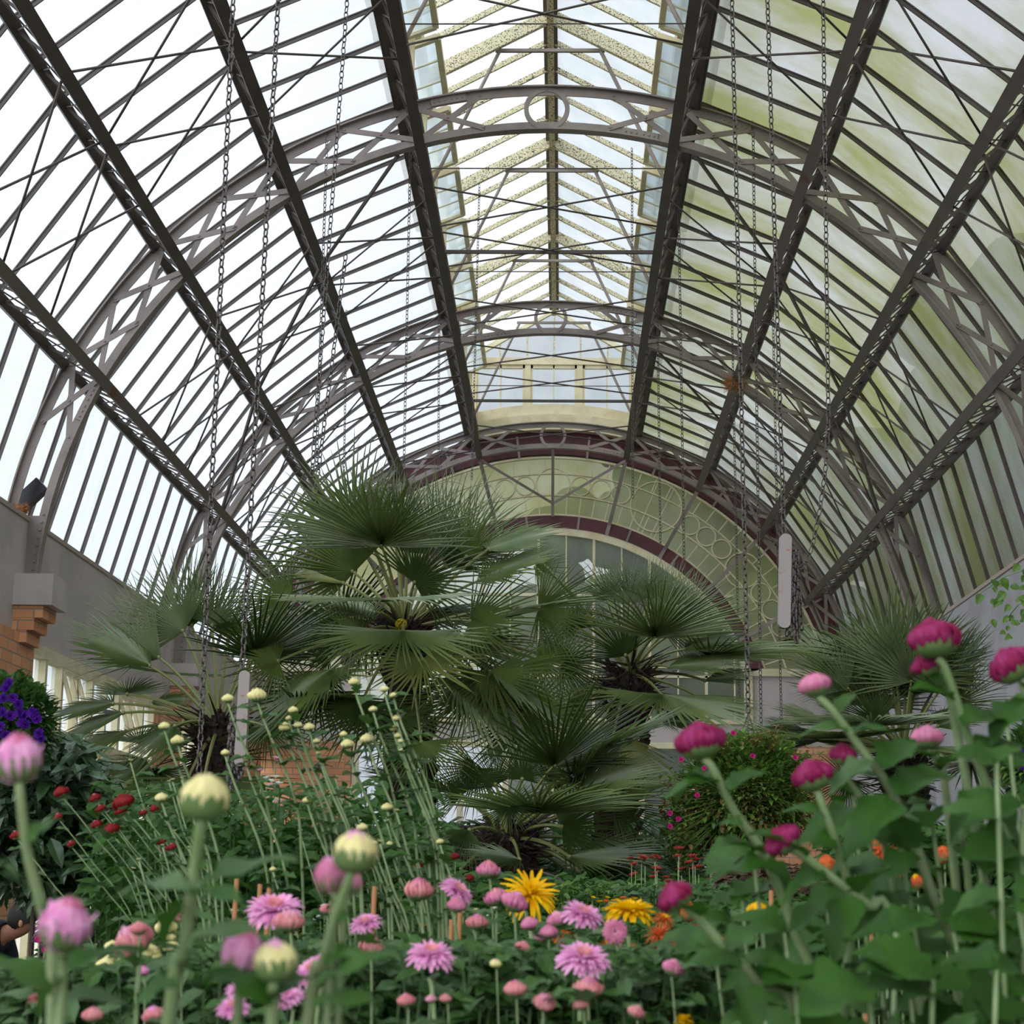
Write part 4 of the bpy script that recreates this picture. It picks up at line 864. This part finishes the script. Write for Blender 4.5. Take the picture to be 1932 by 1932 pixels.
# --- mid distance pinks and others, each told apart
G3, G4 = 'pink chrysanthemums in the middle of the bed', 'rose chrysanthemum buds in the middle of the bed'
mid = [(518, 1722, 56, 2.5, 'open', 'pink', 'coral', 'big fluffy pink open flower left of centre, widest of the pinks', (.0, -.35, 1)),
 (545, 1738, 27, 2.45, 'cup', 'coral', 'blush', 'salmon pink bud just under the big fluffy pink flower', (0, 0, 1)),
 (690, 1745, 31, 2.7, 'open', 'pink', 'coral', 'pink open flower with coral heart, right of the plump bud stem', (-.2, -.4, 1)),
 (860, 1683, 34, 2.9, 'open', 'pink', 'coral', 'pink open flower tilted steeply right, under the dark palm', (.65, -.3, .8)),
 (862, 1708, 17, 2.85, 'dome', 'rose', 'coral', 'rose bud hugging the steeply tilted pink flower', None),
 (812, 1807, 48, 2.3, 'open', 'pink', 'coral', 'flat pink open flower in the dark green, centre left', (.05, -.3, 1)),
 (1097, 1730, 42, 2.7, 'open', 'pink', 'coral', 'pink open flower tilted right beside the round yellow one', (.35, -.3, 1)),
 (1100, 1814, 53, 2.4, 'open', 'pink', 'coral', 'large pink open flower with coral heart, right of centre near the bottom', (.1, -.4, 1)),
 (594, 1833, 40, 2.2, 'open', 'pink', 'coral', 'pink open flower tilted up left, behind the plump bud stem', (-.5, -.4, .8)),
 (1160, 1758, 24, 2.6, 'open', 'rose', 'blush', 'round dusty pink flower facing straight out, below the yellow one', (.1, -1, .2)),
 (440, 1905, 32, 2.0, 'open', 'pink', 'coral', 'pink open flower at the bottom edge left of the thick stem', (0, -.3, 1)),
 (548, 1885, 30, 2.1, 'open', 'pink', 'rose', 'pink flower low beside the cream-based bud stem', (-.3, -.3, 1)),
 (455, 1872, 30, 2.2, 'open', 'pink', 'coral', 'pink open flower just above the bottom edge one', (0, -.3, 1)),
 (250, 1775, 38, 2.3, 'cup', 'coral', 'blush', 'long salmon pink flower tilted over cream buds at left', (-.5, -.3, .8)),
 (262, 1752, 16, 2.25, 'dome', 'coral', 'coral', 'small dusty rose bud above the tilted salmon flower', None),
 (790, 1678, 27, 2.9, 'cup', 'coral', 'rose', 'cup shaped salmon flower on a straight stem, left of the tilted pink', (0, -.1, 1)),
 (921, 1641, 21, 3.0, 'cup', 'rose', 'coral', 'highest small rose flower under the dark palm', (0, 0, 1)),
 (937, 1693, 22, 2.9, 'cup', 'rose', 'coral', 'rose flower touching the left side of the spidery yellow bloom', (-.2, 0, 1)),
 (972, 1702, 24, 2.85, 'dome', 'rose', 'pink', 'rose flower overlapping the lower left of the spidery yellow bloom', (.4, -.1, 1)),
 (900, 1740, 19, 2.8, 'cup', 'coral', 'rose', 'salmon bud below left of the spidery yellow bloom', (0, 0, 1)),
 (999, 1743, 16, 2.8, 'dome', 'rose', 'coral', 'rose bud straight below the spidery yellow bloom', None),
 (1052, 1735, 20, 2.7, 'cup', 'rose', 'blush', 'rose bud left of the tilted pink open flower', (-.2, 0, 1)),
 (1036, 1758, 16, 2.65, 'dome', 'rose', 'rose', 'lower rose bud between yellow bloom and tilted pink', None),
 (1021, 1770, 12, 2.7, 'dome', 'rose', 'rose', 'smallest of the three rose buds below the spidery yellow bloom', None),
 (986, 1787, 14, 2.6, 'dome', 'coral', 'blush', 'flat salmon bud on a tall bare stem in the middle', None),
 (767, 1888, 16, 2.3, 'dome', 'coral', 'blush', 'salmon bud near the bottom, left of the pair of flat buds', None),
 (813, 1885, 10, 2.3, 'dome', 'blush', 'creamp', 'left one of a pair of flat pale buds near the bottom', None),
 (840, 1884, 11, 2.3, 'dome', 'coral', 'blush', 'right one of a pair of flat pale buds near the bottom', None),
 (972, 1866, 20, 2.3, 'dome', 'coral', 'rose', 'wide salmon bud near the bottom centre', None),
 (1110, 1864, 26, 2.2, 'cup', 'coral', 'rose', 'cup shaped salmon flower below the large pink open flower', (0, -.1, 1)),
 (1028, 1890, 20, 2.1, 'cup', 'coral', 'rose', 'ragged salmon flower at the bottom centre', (.2, -.6, 1)),
 (1096, 1896, 14, 2.1, 'dome', 'coral', 'coral', 'small salmon bud under the cup shaped salmon flower', None),
 (1200, 1910, 16, 2.2, 'dome', 'coral', 'blush', 'pale rose bud at the bottom, right of centre', (.4, 0, 1)),
 (1270, 1826, 20, 2.3, 'cup', 'rose', 'blush', 'rose bud leaning right under the lowest left magenta pompon', (.4, 0, 1)),
 (617, 1716, 13, 2.7, 'dome', 'coral', 'rose', 'small salmon bud behind the plump bud stem', None),
 (700, 1784, 22, 2.5, 'cup', 'coral', 'rose', 'pair of salmon buds below the coral-hearted pink flower', None),
 (935, 1818, 11, 2.5, 'dome', 'creamp', 'blush', 'tiny cream bud between two large pink flowers', None),
 (80, 1850, 22, 2.1, 'cup', 'coral', 'pink', 'salmon flower low at the left among big leaves', None),
 (70, 1885, 20, 2.1, 'open', 'coral', 'pink', 'ragged salmon flower in the lower left corner', None),
 (175, 1915, 18, 2.2, 'dome', 'coral', 'rose', 'salmon bud at the bottom left behind a large leaf', None),
 (290, 1915, 20, 2.2, 'cup', 'coral', 'pink', 'pink bud at the bottom edge beside the thick stem', None),
 (336, 1732, 10, 2.5, 'dome', 'coral', 'coral', 'small salmon bud above the cream buds, beside the thick stem', None),
 (270, 1832, 12, 2.4, 'dome', 'pink', 'rose', 'small pink bud among cream buds at left', None),
 (1000, 1690, 48, 3.4, 'spider', 'yellow', 'yellow', 'spidery yellow bloom with long ragged petals in the centre', (.2, -.6, .7)),
 (1188, 1724, 50, 3.0, 'open', 'yellow', 'yellow', 'round yellow bloom with drooping petals, right of centre', (.05, -.1, 1)),
 (1430, 1718, 20, 3.0, 'cup', 'yellow', 'yellow', 'small yellow cup flower by a cane, below the right plants', (0, 0, 1)),
 (1665, 1823, 30, 2.2, 'dome', 'yellow', 'yellow', 'bright yellow oval flower low among the right leaves', (.35, -.5, .8)),
 (1790, 1900, 12, 2.5, 'dome', 'yellow', 'yellow', 'small round yellow flower in the lower right corner, left one', None),
 (1820, 1876, 9, 2.5, 'dome', 'yellow', 'yellow', 'small round yellow flower in the lower right corner, upper one', None),
 (1762, 1915, 8, 2.5, 'dome', 'yellow', 'yellow', 'tiny yellow bud at the bottom right, leftmost of three', None),
 (1475, 1928, 12, 2.5, 'dome', 'yellow', 'yellow', 'yellow bud at the bottom edge under the right plants', None),
 (1290, 1928, 18, 2.5, 'spider', 'yellow', 'yellow', 'yellow flower at the bottom edge right of centre', None)]
for (x, y, r, Y, st, a, b, lab, ax) in mid:
    mum(x, y, r, Y, st, a, b, lab, G3 if st == 'open' else G4 if a in ('rose', 'coral', 'pink', 'blush') else 'yellow chrysanthemums', [(x + Q.uniform(-6, 10), y + r * 2 + 40)], 4, .045, axis=ax, lm=Q.choice(['leafA', 'leafB']))
# --- cream buds at left
for (x, y, r) in ((313, 1750, 20), (318, 1768, 13), (322, 1786, 15), (212, 1786, 14), (200, 1822, 18), (222, 1830, 16), (232, 1817, 14), (255, 1816, 14), (282, 1795, 18), (292, 1803, 12), (196, 1845, 13), (258, 1765, 22), (205, 1810, 10), (462, 1757, 16), (245, 1795, 12)):
    mum(x, y, r, 2.9, 'dome', 'creamp', 'creamp', 'plump cream chrysanthemum bud in the cluster at lower left', 'cream buds at lower left', [(x + 6, y + 60)], 2, .035, lm='leafB')
# --- orange and brick red
for i, (x, y, r, Y) in enumerate(((1252, 1737, 19, 3.2), (1245, 1768, 26, 3.1), (1300, 1722, 15, 3.4), (1150, 1790, 22, 3.1), (1168, 1822, 26, 3.0), (1196, 1798, 13, 3.1), (1148, 1905, 18, 2.8), (1150, 1925, 16, 2.7), (1062, 1770, 20, 3.2), (1320, 1755, 18, 3.4),
        (1280, 1790, 18, 3.2), (1665, 1612, 26, 3.2), (1690, 1640, 20, 3.2), (1560, 1632, 15, 3.2), (1780, 1614, 14, 3.2), (1730, 1665, 12, 3.2), (1378, 1780, 14, 3.4), (1400, 1830, 14, 3.2), (1610, 1595, 12, 3.3), (1650, 1590, 14, 3.4))):
    mum(x, y, r, Y, 'spider' if r > 17 else 'half', 'orange', 'yellow' if i % 3 == 0 else 'orange', 'shaggy orange chrysanthemum ' + ('right of the round dusty pink flower' if x < 1450 else 'glimpsed between the dark leaves at right'), 'orange chrysanthemums', [(x + 4, y + 70)], 3, .04)
for k in range(46):
    x = 1190 + Q.random() * 175; y = 1612 + Q.random() * 95 + max(0, (1250 - x) * .4) * Q.random()
    if k < 6: x, y = ((1281, 1605), (1212, 1620), (1238, 1618), (1312, 1625), (1190, 1622), (1352, 1600))[k]
    mum(x, y, Q.uniform(8, 13), Q.uniform(5.6, 6.4), 'daisy', 'brick', 'orange' if k % 3 == 0 else 'brick', 'small brick red chrysanthemum in the tall cluster beside the dark palm', 'brick red chrysanthemums', [], 2, .05, cal=.5)
for k in range(22):
    x = 1090 + Q.random() * 130; y = 1690 + Q.random() * 80
    mum(x, y, Q.uniform(5, 9), 5.0, 'daisy', Q.choice(['orange', 'yellow', 'orange']), 'yellow', 'tiny orange flower between the pink and brick red chrysanthemums', 'tiny orange flowers', [], 1, .05, cal=0)
# --- red ones at left leaning up left
for (x, y, r) in ((115, 1495, 14), (180, 1506, 11), (190, 1526, 10), (232, 1514, 20), (228, 1530, 12), (110, 1541, 9), (182, 1556, 11), (210, 1566, 16), (295, 1524, 12), (30, 1576, 11), (305, 1588, 9), (325, 1598, 9), (134, 1593, 8), (270, 1534, 8), (318, 1600, 7)):
    mum(x, y, r, 3.9, 'dome', 'dkred', 'dkred' if r > 12 else 'rose', 'dark red chrysanthemum on a long stalk leaning over from the left', 'dark red chrysanthemums at left', [(x + 60, y + 80), (x + 150, y + 220)], 5, .04, axis=(-.4, -.2, 1), lm='leafB')
for (x, y, r) in ((788, 1635, 10), (858, 1616, 9), (775, 1627, 8), (885, 1656, 9), (842, 1660, 8)):
    mum(x, y, r, 4.2, 'dome', 'dkred', 'dkred', 'small dark red flower before the palm foot', 'dark red flowers before the palm', [], 3, .04)
# --- tall stalks with cream buds
tall = [(430, 1318, 11), (485, 1312, 17), (553, 1340, 9), (538, 1372, 12), (583, 1372, 10), (545, 1355, 6), (562, 1368, 8), (667, 1287, 10), (725, 1300, 8), (742, 1312, 7), (704, 1338, 8), (748, 1355, 8), (742, 1375, 7), (335, 1397, 12), (310, 1370, 10), (425, 1420, 8), (463, 1433, 6),
        (597, 1398, 7), (655, 1404, 12), (693, 1394, 13), (601, 1420, 6), (750, 1388, 7), (756, 1398, 6), (305, 1505, 12), (580, 1510, 9), (730, 1523, 10), (684, 1561, 10), (648, 1385, 7), (758, 1416, 6), (515, 1640, 6), (706, 1590, 6), (735, 1592, 6), (830, 1588, 7)]
for (x, y, r) in tall:
    mum(x, y, r, 3.6, 'dome', 'creamp', 'creamp', 'tall slender stalk topped by a flat cream bud, rising before the palms', 'tall stalks with cream buds', [(x + 18, y + 60), (x + 70, y + 190), (x + 85, y + 330)], 8, .045, axis=(-.1, -.1, 1), stemr=.0028, lm='leafA')
for k in range(26):                                          # more stalks in the thicket
    x = Q.uniform(210, 830); y = Q.uniform(1430, 1640)
    mum(x, y, Q.uniform(4, 7), Q.uniform(3.4, 4.4), 'small', 'creamp', 'calyx', 'thin stalk with a tiny green bud in the thicket before the palms', 'thin budding stalks', [(x + 25, y + 90), (x + 60, y + 200)], 7, .05, stemr=.0022, lm='leafA', cal=0)
# white and pink star flowers
for (x, y) in ((502, 1470), (512, 1476), (520, 1468), (508, 1484), (526, 1480), (514, 1515), (524, 1512), (498, 1525), (545, 1568), (552, 1573), (700, 1480), (688, 1490)):
    mum(x, y, 9, 5.2, 'daisy', 'white', 'white', 'small white star flower among the stalks left of the central palm', 'white star flowers', [], 1, .04, cal=0)
for (x, y) in ((478, 1548), (484, 1553), (520, 1432), (605, 1445), (492, 1455)):
    mum(x, y, 8, 5.2, 'daisy', 'blush', 'hotpink', 'small pale pink star flower among the stalks left of the central palm', 'pink star flowers', [], 1, .04, cal=0)
for k in range(34):
    x = Q.uniform(465, 620) if k % 2 else Q.uniform(800, 900); y = Q.uniform(1735, 1785) if k % 2 else Q.uniform(1715, 1775)
    if k in (1, 3, 5, 7, 9, 11, 13): x = Q.uniform(525, 570)
    mum(x, y, Q.uniform(6, 13), 4.4, 'daisy', 'yellow', 'yellow', 'small yellow flower behind the pink chrysanthemums', 'small yellow flowers', [], 1, .04, cal=0)
for k in range(30):
    x = Q.uniform(870, 940) if k % 2 else Q.uniform(440, 620); y = Q.uniform(1710, 1800)
    mum(x, y, Q.uniform(5, 10), 4.0, 'daisy', 'white' if k % 3 else 'creamp', 'creamp', 'small cream white flower behind the pink chrysanthemums', 'small cream white flowers', [], 1, .04, cal=0)
for (x, y, r) in ((1745, 1770, 10), (1770, 1808, 14), (1763, 1830, 12), (1745, 1815, 8), (1752, 1780, 8), (1650, 1820, 7), (1660, 1790, 6)):
    mum(x, y, r, 4.0, 'daisy', 'scarlet', 'scarlet', 'scarlet flower glimpsed among the lower right leaves', 'scarlet flowers', [], 2, .05, cal=0)

# ------------------------------------------------------------ masses of foliage
W = random.Random(21)
def mass(name, mats, label, cat, spots, n, ls, lw=.55, lob=.25, st=4, up=1.0, stalk=True, group=None):
    m = MB(); cs = []
    for k in range(n):
        x, y, Y = spots(); p = at(x, y, Y); a = W.uniform(0, 6.28); d = V((cos(a), sin(a), W.uniform(-.4, .9) * up)); Lf = W.uniform(*ls)
        leaf(m, p, d, V((W.uniform(-.5, .5), -.4, 1)), Lf, Lf * lw, lob=lob, st=st, mi=W.randrange(len(mats)), rg=W)
        if stalk and k % 5 == 0: q = V((p.x + W.uniform(-.04, .04), p.y, max(.55, p.z - W.uniform(.25, .5)))); m.tube([p, q], .002, 3, mi=0)
        cs.append(p)
    c = V((sum(p.x for p in cs) / len(cs), sum(p.y for p in cs) / len(cs), .55))
    return tag(m.build(name, [M[x] for x in mats], origin=c), label, cat, group, 'stuff')
def box_(x0, x1, y0, y1, Y0_, Y1_, pw=1): return lambda: (W.uniform(x0, x1), y0 + (y1 - y0) * W.random() ** pw, W.uniform(Y0_, Y1_))
mass('bed_foliage', ['leafB', 'leafA'], 'dense grey-green chrysanthemum leaves filling the bottom centre of the bed', 'foliage', box_(380, 1380, 1790, 1960, 2.5, 3.3, .9), 5200, (.025, .055))
mass('bed_foliage', ['leafA', 'leafC'], 'darker leaf mass behind the pink chrysanthemums', 'foliage', box_(250, 1420, 1725, 1850, 3.8, 5.2, .8), 4600, (.03, .06))
mass('bed_foliage', ['leafA', 'leafC'], 'dark leafy thicket among the tall stalks, left of the central palm', 'foliage', lambda: (W.uniform(180, 830), 1470 + 290 * W.random() ** .55, W.uniform(4.4, 5.6)), 4200, (.035, .075))
mass('bed_foliage', ['leafB', 'leafA'], 'grey-green leaf mass in the lower left corner', 'foliage', box_(-20, 420, 1830, 1960, 2.6, 3.4), 2200, (.03, .06))
mass('bed_foliage', ['leafA', 'leafC'], 'dark green leaf mass behind the right foreground plants', 'foliage', box_(1330, 1950, 1700, 1960, 3.4, 4.4, .9), 5000, (.03, .06))
mass('bed_foliage', ['leafC', 'leafA'], 'deep green leaves behind the upper right plants', 'foliage', box_(1560, 1950, 1560, 1740, 4.6, 5.6, .9), 2600, (.04, .08))
mass('bed_foliage', ['leafA', 'leafB'], 'leafy stems below the brick red chrysanthemums', 'foliage', box_(1170, 1400, 1670, 1800, 5.4, 6.2, .8), 1700, (.03, .06))
mass('groundcover', ['leafG', 'leafA'], 'bright green feathery patch at the foot of the dark palm', 'foliage', box_(1055, 1210, 1668, 1740, 6.4, 7.0), 1500, (.02, .045), .4)
mass('bed_foliage', ['leafC', 'leafA'], 'dark leaves around the feet of the palms', 'foliage', box_(760, 1360, 1660, 1800, 6.6, 8.2), 1800, (.05, .1))
mass('bed_foliage', ['leafC', 'leafD'], 'dark leaves between the left palm and the windows', 'foliage', box_(120, 520, 1560, 1760, 5.8, 7.0, .7), 1800, (.05, .09))
mass('purple_foliage', ['leafP', 'leafP', 'leafA'], 'dark purple foliage plants beside the stooping person', 'foliage', box_(80, 300, 1725, 1870, 4.9, 5.8), 2800, (.02, .04), .7)
mass('bed_foliage', ['leafC', 'leafD'], 'dark shrubbery beyond the palms, low against the end wall', 'foliage', box_(820, 1430, 1545, 1720, 9.8, 11.5, .8), 2600, (.07, .13))
mass('dead_fronds', ['dead', 'dead'], 'tangle of dead brown fronds behind the right foreground plants', 'foliage', box_(1370, 1560, 1645, 1740, 5.6, 6.6), 900, (.06, .14), .22)
# shrub at the left
sh = thing('shrub', at(70, 1700, 5.6) * 1 + V((0, 0, 0)), 'dark glossy leaved shrub against the left windows, under the purple petunias', 'shrub')
sh.location.z = .0; WL[sh.name] = V(sh.location)
m = MB()
for k in range(2600):
    a = W.uniform(0, 6.28); r = sqrt(W.random()); x = 70 + 150 * r * cos(a); y = 1535 + 150 * r * sin(a); p = at(x, y, W.uniform(5.2, 6.2))
    d = V((W.uniform(-1, 1), W.uniform(-1, 1), W.uniform(-.7, .5))); Lf = W.uniform(.06, .11); leaf(m, p, d, V((0, -.5, 1)), Lf, Lf * .42, lob=0, st=4, rg=W)
m.build('foliage', M['leafD'], sh)
m = MB(); b0 = V(sh.location)
for k in range(7):
    p = at(70 + W.uniform(-120, 120), 1540 + W.uniform(-150, 110), W.uniform(5.3, 6.1)); m.tube([b0, b0.lerp(p, .5) + V((0, 0, .1)), p], [.010, .008, .004], 5)
m.build('branches', M['bark'], sh)
# hanging basket, right of the palms
def basket(cx, cy, Y, rx, ry, label, cols, nl, ls, fl, fcol, frp, trail=()):
    c = at(cx, cy, Y); k_ = Y / FPX; t = thing('hanging_basket', c, label, 'hanging basket')
    m = MB(); rb = rx * k_ * .42
    for j in range(7):
        tt = j / 6 * pi / 2; r_ = rb * cos(tt) + .005
        pts = [c + V((r_ * cos(2*pi*i/20), r_ * sin(2*pi*i/20), -rb * sin(tt))) for i in range(21)]; m.tube(pts, .003, 4)
    m.ball(c - V((0, 0, .02)), rb * .97, 14, 8, (1, 1, .95)); m.build('bowl', M['fibre'], t)
    m = MB()
    for k in range(nl):
        v = V((W.gauss(0, 1), W.gauss(0, 1), W.gauss(0, 1))).normalized() * W.uniform(.55, 1.0); p = c + V((v.x * rx * k_, v.y * rx * k_ * .8, v.z * ry * k_))
        d = (v + V((W.uniform(-.7, .7), W.uniform(-.7, .7), W.uniform(-.2, .8)))); Lf = W.uniform(*ls)
        leaf(m, p, d, V((0, 0, 1)), Lf, Lf * .5, lob=0, st=3, mi=0 if v.z > W.uniform(-.4, .5) else W.randrange(len(cols)), rg=W)
        if k % 6 == 0: m.tube([c + v * .3 * rx * k_, p], .0018, 3, mi=0)
    for (tx, ty, tw, th) in trail:
        for k in range(330):
            p = at(tx + W.gauss(0, .5) * tw, ty + W.gauss(0, .5) * th, Y + W.uniform(-.25, .1)); Lf = W.uniform(*ls)
            leaf(m, p, V((W.uniform(-1, 1), W.uniform(-1, 1), W.uniform(-.4, .8))), V((0, 0, 1)), Lf, Lf * .5, lob=0, st=3, mi=W.randrange(len(cols)), rg=W)
            if k % 8 == 0: m.tube([c + (p - c) * .4, p], .0015, 3, mi=0)
    m.build('foliage', [M[x] for x in cols], t)
    for (x, y) in fl:
        p = at(x, y, Y - .3); head(t, p, (W.uniform(-.3, .3), -1, .3), frp * k_, 'daisy', fcol, fcol, W, 0, 'flower')
    return t, c
t, c = basket(1408, 1500, 8.0, 132, 114, 'bushy green hanging basket with tiny pink flowers on the chain right of the palms', ['leafG', 'leafO', 'leafG', 'leafO'], 8000, (.02, .045),
    [(1384, 1384), (1420, 1427), (1285, 1434), (1329, 1450), (1278, 1490), (1316, 1501), (1264, 1535), (1280, 1546), (1264, 1560), (1370, 1612), (1404, 1622), (1300, 1470), (1500, 1430), (1350, 1650)], 'hotpink', 6, trail=[(1275, 1520, 28, 60), (1290, 1590, 30, 40), (1380, 1620, 50, 30), (1500, 1440, 35, 30), (1340, 1410, 40, 25), (1440, 1400, 40, 22)])
m = MB(); top = at(1412, 1345, 8.0)
for k in range(3): a = 2 * pi * k / 3 + .4; m.tube([top, c + V((cos(a) * .13, sin(a) * .13, .0))], .003, 4)
m.build('hanger_wires', M['chain'], t)
t, c = basket(10, 1370, 4.6, 95, 95, 'purple petunia basket at the left edge above the glossy shrub', ['leafA', 'leafB', 'leafA'], 2600, (.018, .04),
    [(12, 1300), (8, 1320), (25, 1318), (38, 1345), (46, 1352), (48, 1368), (20, 1352), (2, 1372), (30, 1398), (42, 1365), (12, 1388), (62, 1345), (70, 1358), (75, 1385), (78, 1395), (55, 1405), (5, 1345), (18, 1290), (66, 1350), (35, 1330)], 'purple', 11)
m = MB(); m.tube([c, c + V((-.45, 0, 2.2))], .004, 4); m.build('hanger_wires', M['chain'], t)
t, c = basket(1950, 1440, 5.0, 60, 70, 'purple petunia basket cut off by the right edge behind leaves', ['leafA', 'leafG'], 900, (.02, .04), [(1922, 1435), (1926, 1445), (1915, 1440), (1930, 1425)], 'purple', 12)
m = MB(); m.tube([c, c + V((.4, 0, 2.2))], .004, 4); m.build('hanger_wires', M['chain'], t)
for k in range(26):
    x = W.uniform(50, 270); y = W.uniform(1720, 1850); p = at(x, y, 4.8)
    t = thing('impatiens', (p.x, p.y, .55), 'small magenta flower on the dark purple foliage by the stooping person', 'flower', 'magenta flowers on purple foliage')
    m = MB(); m.tube([p, (p.x, p.y + .01, .55)], .0015, 3); m.build('stem', M['stem'], t); head(t, p, (0, -1, .4), W.uniform(5, 9) / FPX * 4.8, 'daisy', 'hotpink', 'hotpink', W, 0)
# bamboo canes
for i, (x, y, Y, lab) in enumerate(((447, 1658, 3.1, 'orange bamboo cane left of the big fluffy pink flower'), (491, 1668, 3.3, 'thinner cane above the big fluffy pink flower'), (508, 1676, 3.2, 'cane touching the top of the big fluffy pink flower'), (707, 1672, 3.1, 'cane behind the coral-hearted pink flower'),
        (868, 1716, 3.1, 'cane under the rose bud of the tilted pink flower'), (852, 1735, 3.2, 'cane among small yellow flowers under the tilted pink flower'), (1218, 1838, 2.9, 'stout cane below the orange flowers'), (1247, 1855, 2.8, 'pale cane at the bottom beside the stout cane'),
        (1455, 1680, 3.2, 'cane just right of the small yellow cup flower'), (1443, 1790, 3.2, 'lower cane under the small yellow cup flower'), (1350, 1862, 3.0, 'cane at the bottom between orange flowers and right leaves'), (1632, 1790, 3.0, 'cane left of the bright yellow oval flower'), (1643, 1640, 3.3, 'cane deep behind the right leaves'))):
    p = at(x, y, Y); m = MB(); m.tube([(p.x, p.y, .55), (p.x - .01, p.y, (p.z + .55) / 2), p], .0042, 7); m.ball((p.x - .01, p.y, (p.z + .55) / 2), .0052, 7, 4)
    tag(m.build('bamboo_cane', M['bamboo'], origin=(p.x, p.y, .55), smooth=True), lab, 'cane', 'bamboo canes')
# ivy on the right wall
for i, (x0, y0, x1, y1, Y, lab) in enumerate(((1935, 1075, 1850, 1118, 11.8, 'ivy sprig creeping along the top of the right wall'), (1935, 1130, 1893, 1175, 10.6, 'lower ivy sprig drooping on the right wall at the frame edge'))):
    a, b = at(x0 + 15, y0 - 5, Y), at(x1, y1, Y + .4)
    t = thing('ivy_sprig', a, lab, 'plant', 'ivy sprigs'); m = MB(); m.tube([a, (a + b) / 2 + V((0, 0, .03)), b], .004, 4); m.build('stem', M['stem'], t)
    m = MB()
    for k in range(20 if i == 0 else 26):
        p = a.lerp(b, W.random()) + V((W.uniform(-.08, .08), 0, W.uniform(-.14, .06))); d = V((W.uniform(-1, 1), -.3, W.uniform(-1, .2))); Lf = W.uniform(.05, .09) * (1 if i == 0 else .7); leaf(m, p, d, V((0, -1, .4)), Lf, Lf * .75, lob=.05, st=5, rg=W)
    m.build('leaves', M['leafG'], t)

# ------------------------------------------------------------ stooping person
M['skin'] = mat('skin', 'b98268', .5); M['navy'] = mat('navy_shirt', '171d2e', .8); M['hair'] = mat('dark_hair', '1a130f', .7, c2='0e0a08', scale=60); M['jeans'] = mat('dark_trousers', '22242c', .9)
Hc = at(48, 1742, 11.0)
ps = thing('person', (Hc.x - .45, 11.0, 0), 'person with short dark hair and navy shirt stooping among the flowers at left', 'person')
def skin(name, vs, es, rad, mat_, parent, root=0, sub=2):
    me = bpy.data.meshes.new(name); Lw = WL[parent.name]; me.from_pydata([V(v) - Lw for v in vs], es, []); o = bpy.data.objects.new(name, me); col.objects.link(o); o.parent = parent
    mo = o.modifiers.new('skin', 'SKIN'); mo.use_smooth_shade = True
    for i, r in enumerate(rad): me.skin_vertices[0].data[i].radius = (r, r) if not isinstance(r, tuple) else r
    me.skin_vertices[0].data[root].use_root = True
    s_ = o.modifiers.new('sub', 'SUBSURF'); s_.levels = sub; s_.render_levels = sub; me.materials.append(mat_); WL[o.name] = Lw; return o
hx, hz, py = Hc.x, Hc.z, 11.0
vs = [(hx-.55, py, .92), (hx-.42, py, 1.08), (hx-.26, py, 1.17), (hx-.13, py, 1.19), (hx-.08, py, 1.20), (hx-.03, py, hz-.02), (hx, py, hz+.04),
      (hx-.22, py-.19, 1.15), (hx-.12, py-.24, .93), (hx+.08, py-.20, .80), (hx+.16, py-.18, .78),
      (hx-.22, py+.19, 1.15), (hx-.12, py+.24, .93), (hx+.08, py+.20, .80), (hx+.16, py+.18, .78),
      (hx-.53, py-.10, .86), (hx-.42, py-.11, .48), (hx-.52, py-.11, .10), (hx-.40, py-.11, .05), (hx-.53, py+.10, .86), (hx-.42, py+.11, .48), (hx-.52, py+.11, .10), (hx-.40, py+.11, .05)]
es = [(0,1),(1,2),(2,3),(3,4),(4,5),(5,6),(2,7),(7,8),(8,9),(9,10),(2,11),(11,12),(12,13),(13,14),(0,15),(15,16),(16,17),(17,18),(0,19),(19,20),(20,21),(21,22)]
rad = [.13,.12,.12,.06,.05,.075,.082,.07,.045,.032,.03,.07,.045,.032,.03,.085,.06,.042,.035,.085,.06,.042,.035]
skin('body', vs, es, rad, M['skin'], ps)
skin('shirt', [(hx-.52, py, .96), (hx-.42, py, 1.08), (hx-.26, py, 1.17), (hx-.12, py, 1.195), (hx-.22, py-.19, 1.15), (hx-.14, py-.235, .98), (hx-.22, py+.19, 1.15), (hx-.14, py+.235, .98)], [(0,1),(1,2),(2,3),(2,4),(4,5),(2,6),(6,7)], [.155,.155,.17,.105,.105,.07,.105,.07], M['navy'], ps)
skin('trousers', [(hx-.55, py, .92), (hx-.53, py-.10, .84), (hx-.42, py-.11, .48), (hx-.52, py-.11, .12), (hx-.53, py+.10, .84), (hx-.42, py+.11, .48), (hx-.52, py+.11, .12)], [(0,1),(1,2),(2,3),(0,4),(4,5),(5,6)], [.145,.1,.075,.06,.1,.075,.06], M['jeans'], ps)
m = MB(); n = 18
for j in range(9):
    tt = pi * .62 * j / 8
    for i in range(n):
        a = 2*pi*i/n; v = V((cos(a) * sin(tt), sin(a) * sin(tt), cos(tt))); v = Matrix.Rotation(-.5, 3, 'Y') @ v; m.v.append(tuple(V((hx-.005, py, hz+.03)) + V((v.x * .108, v.y * .088, v.z * .108))))
for j in range(8):
    for i in range(n): m.f.append((j*n+i, (j+1)*n+i, (j+1)*n+(i+1) % n, j*n+(i+1) % n)); m.m.append(0)
m.build('hair', M['hair'], ps, smooth=True)
m = MB()
for s in (-1, 1): m.ball((hx - .005, py + s * .082, hz - .0), .024, 8, 6, (.6, .4, 1))
m.build('ears', M['skin'], ps, smooth=True)
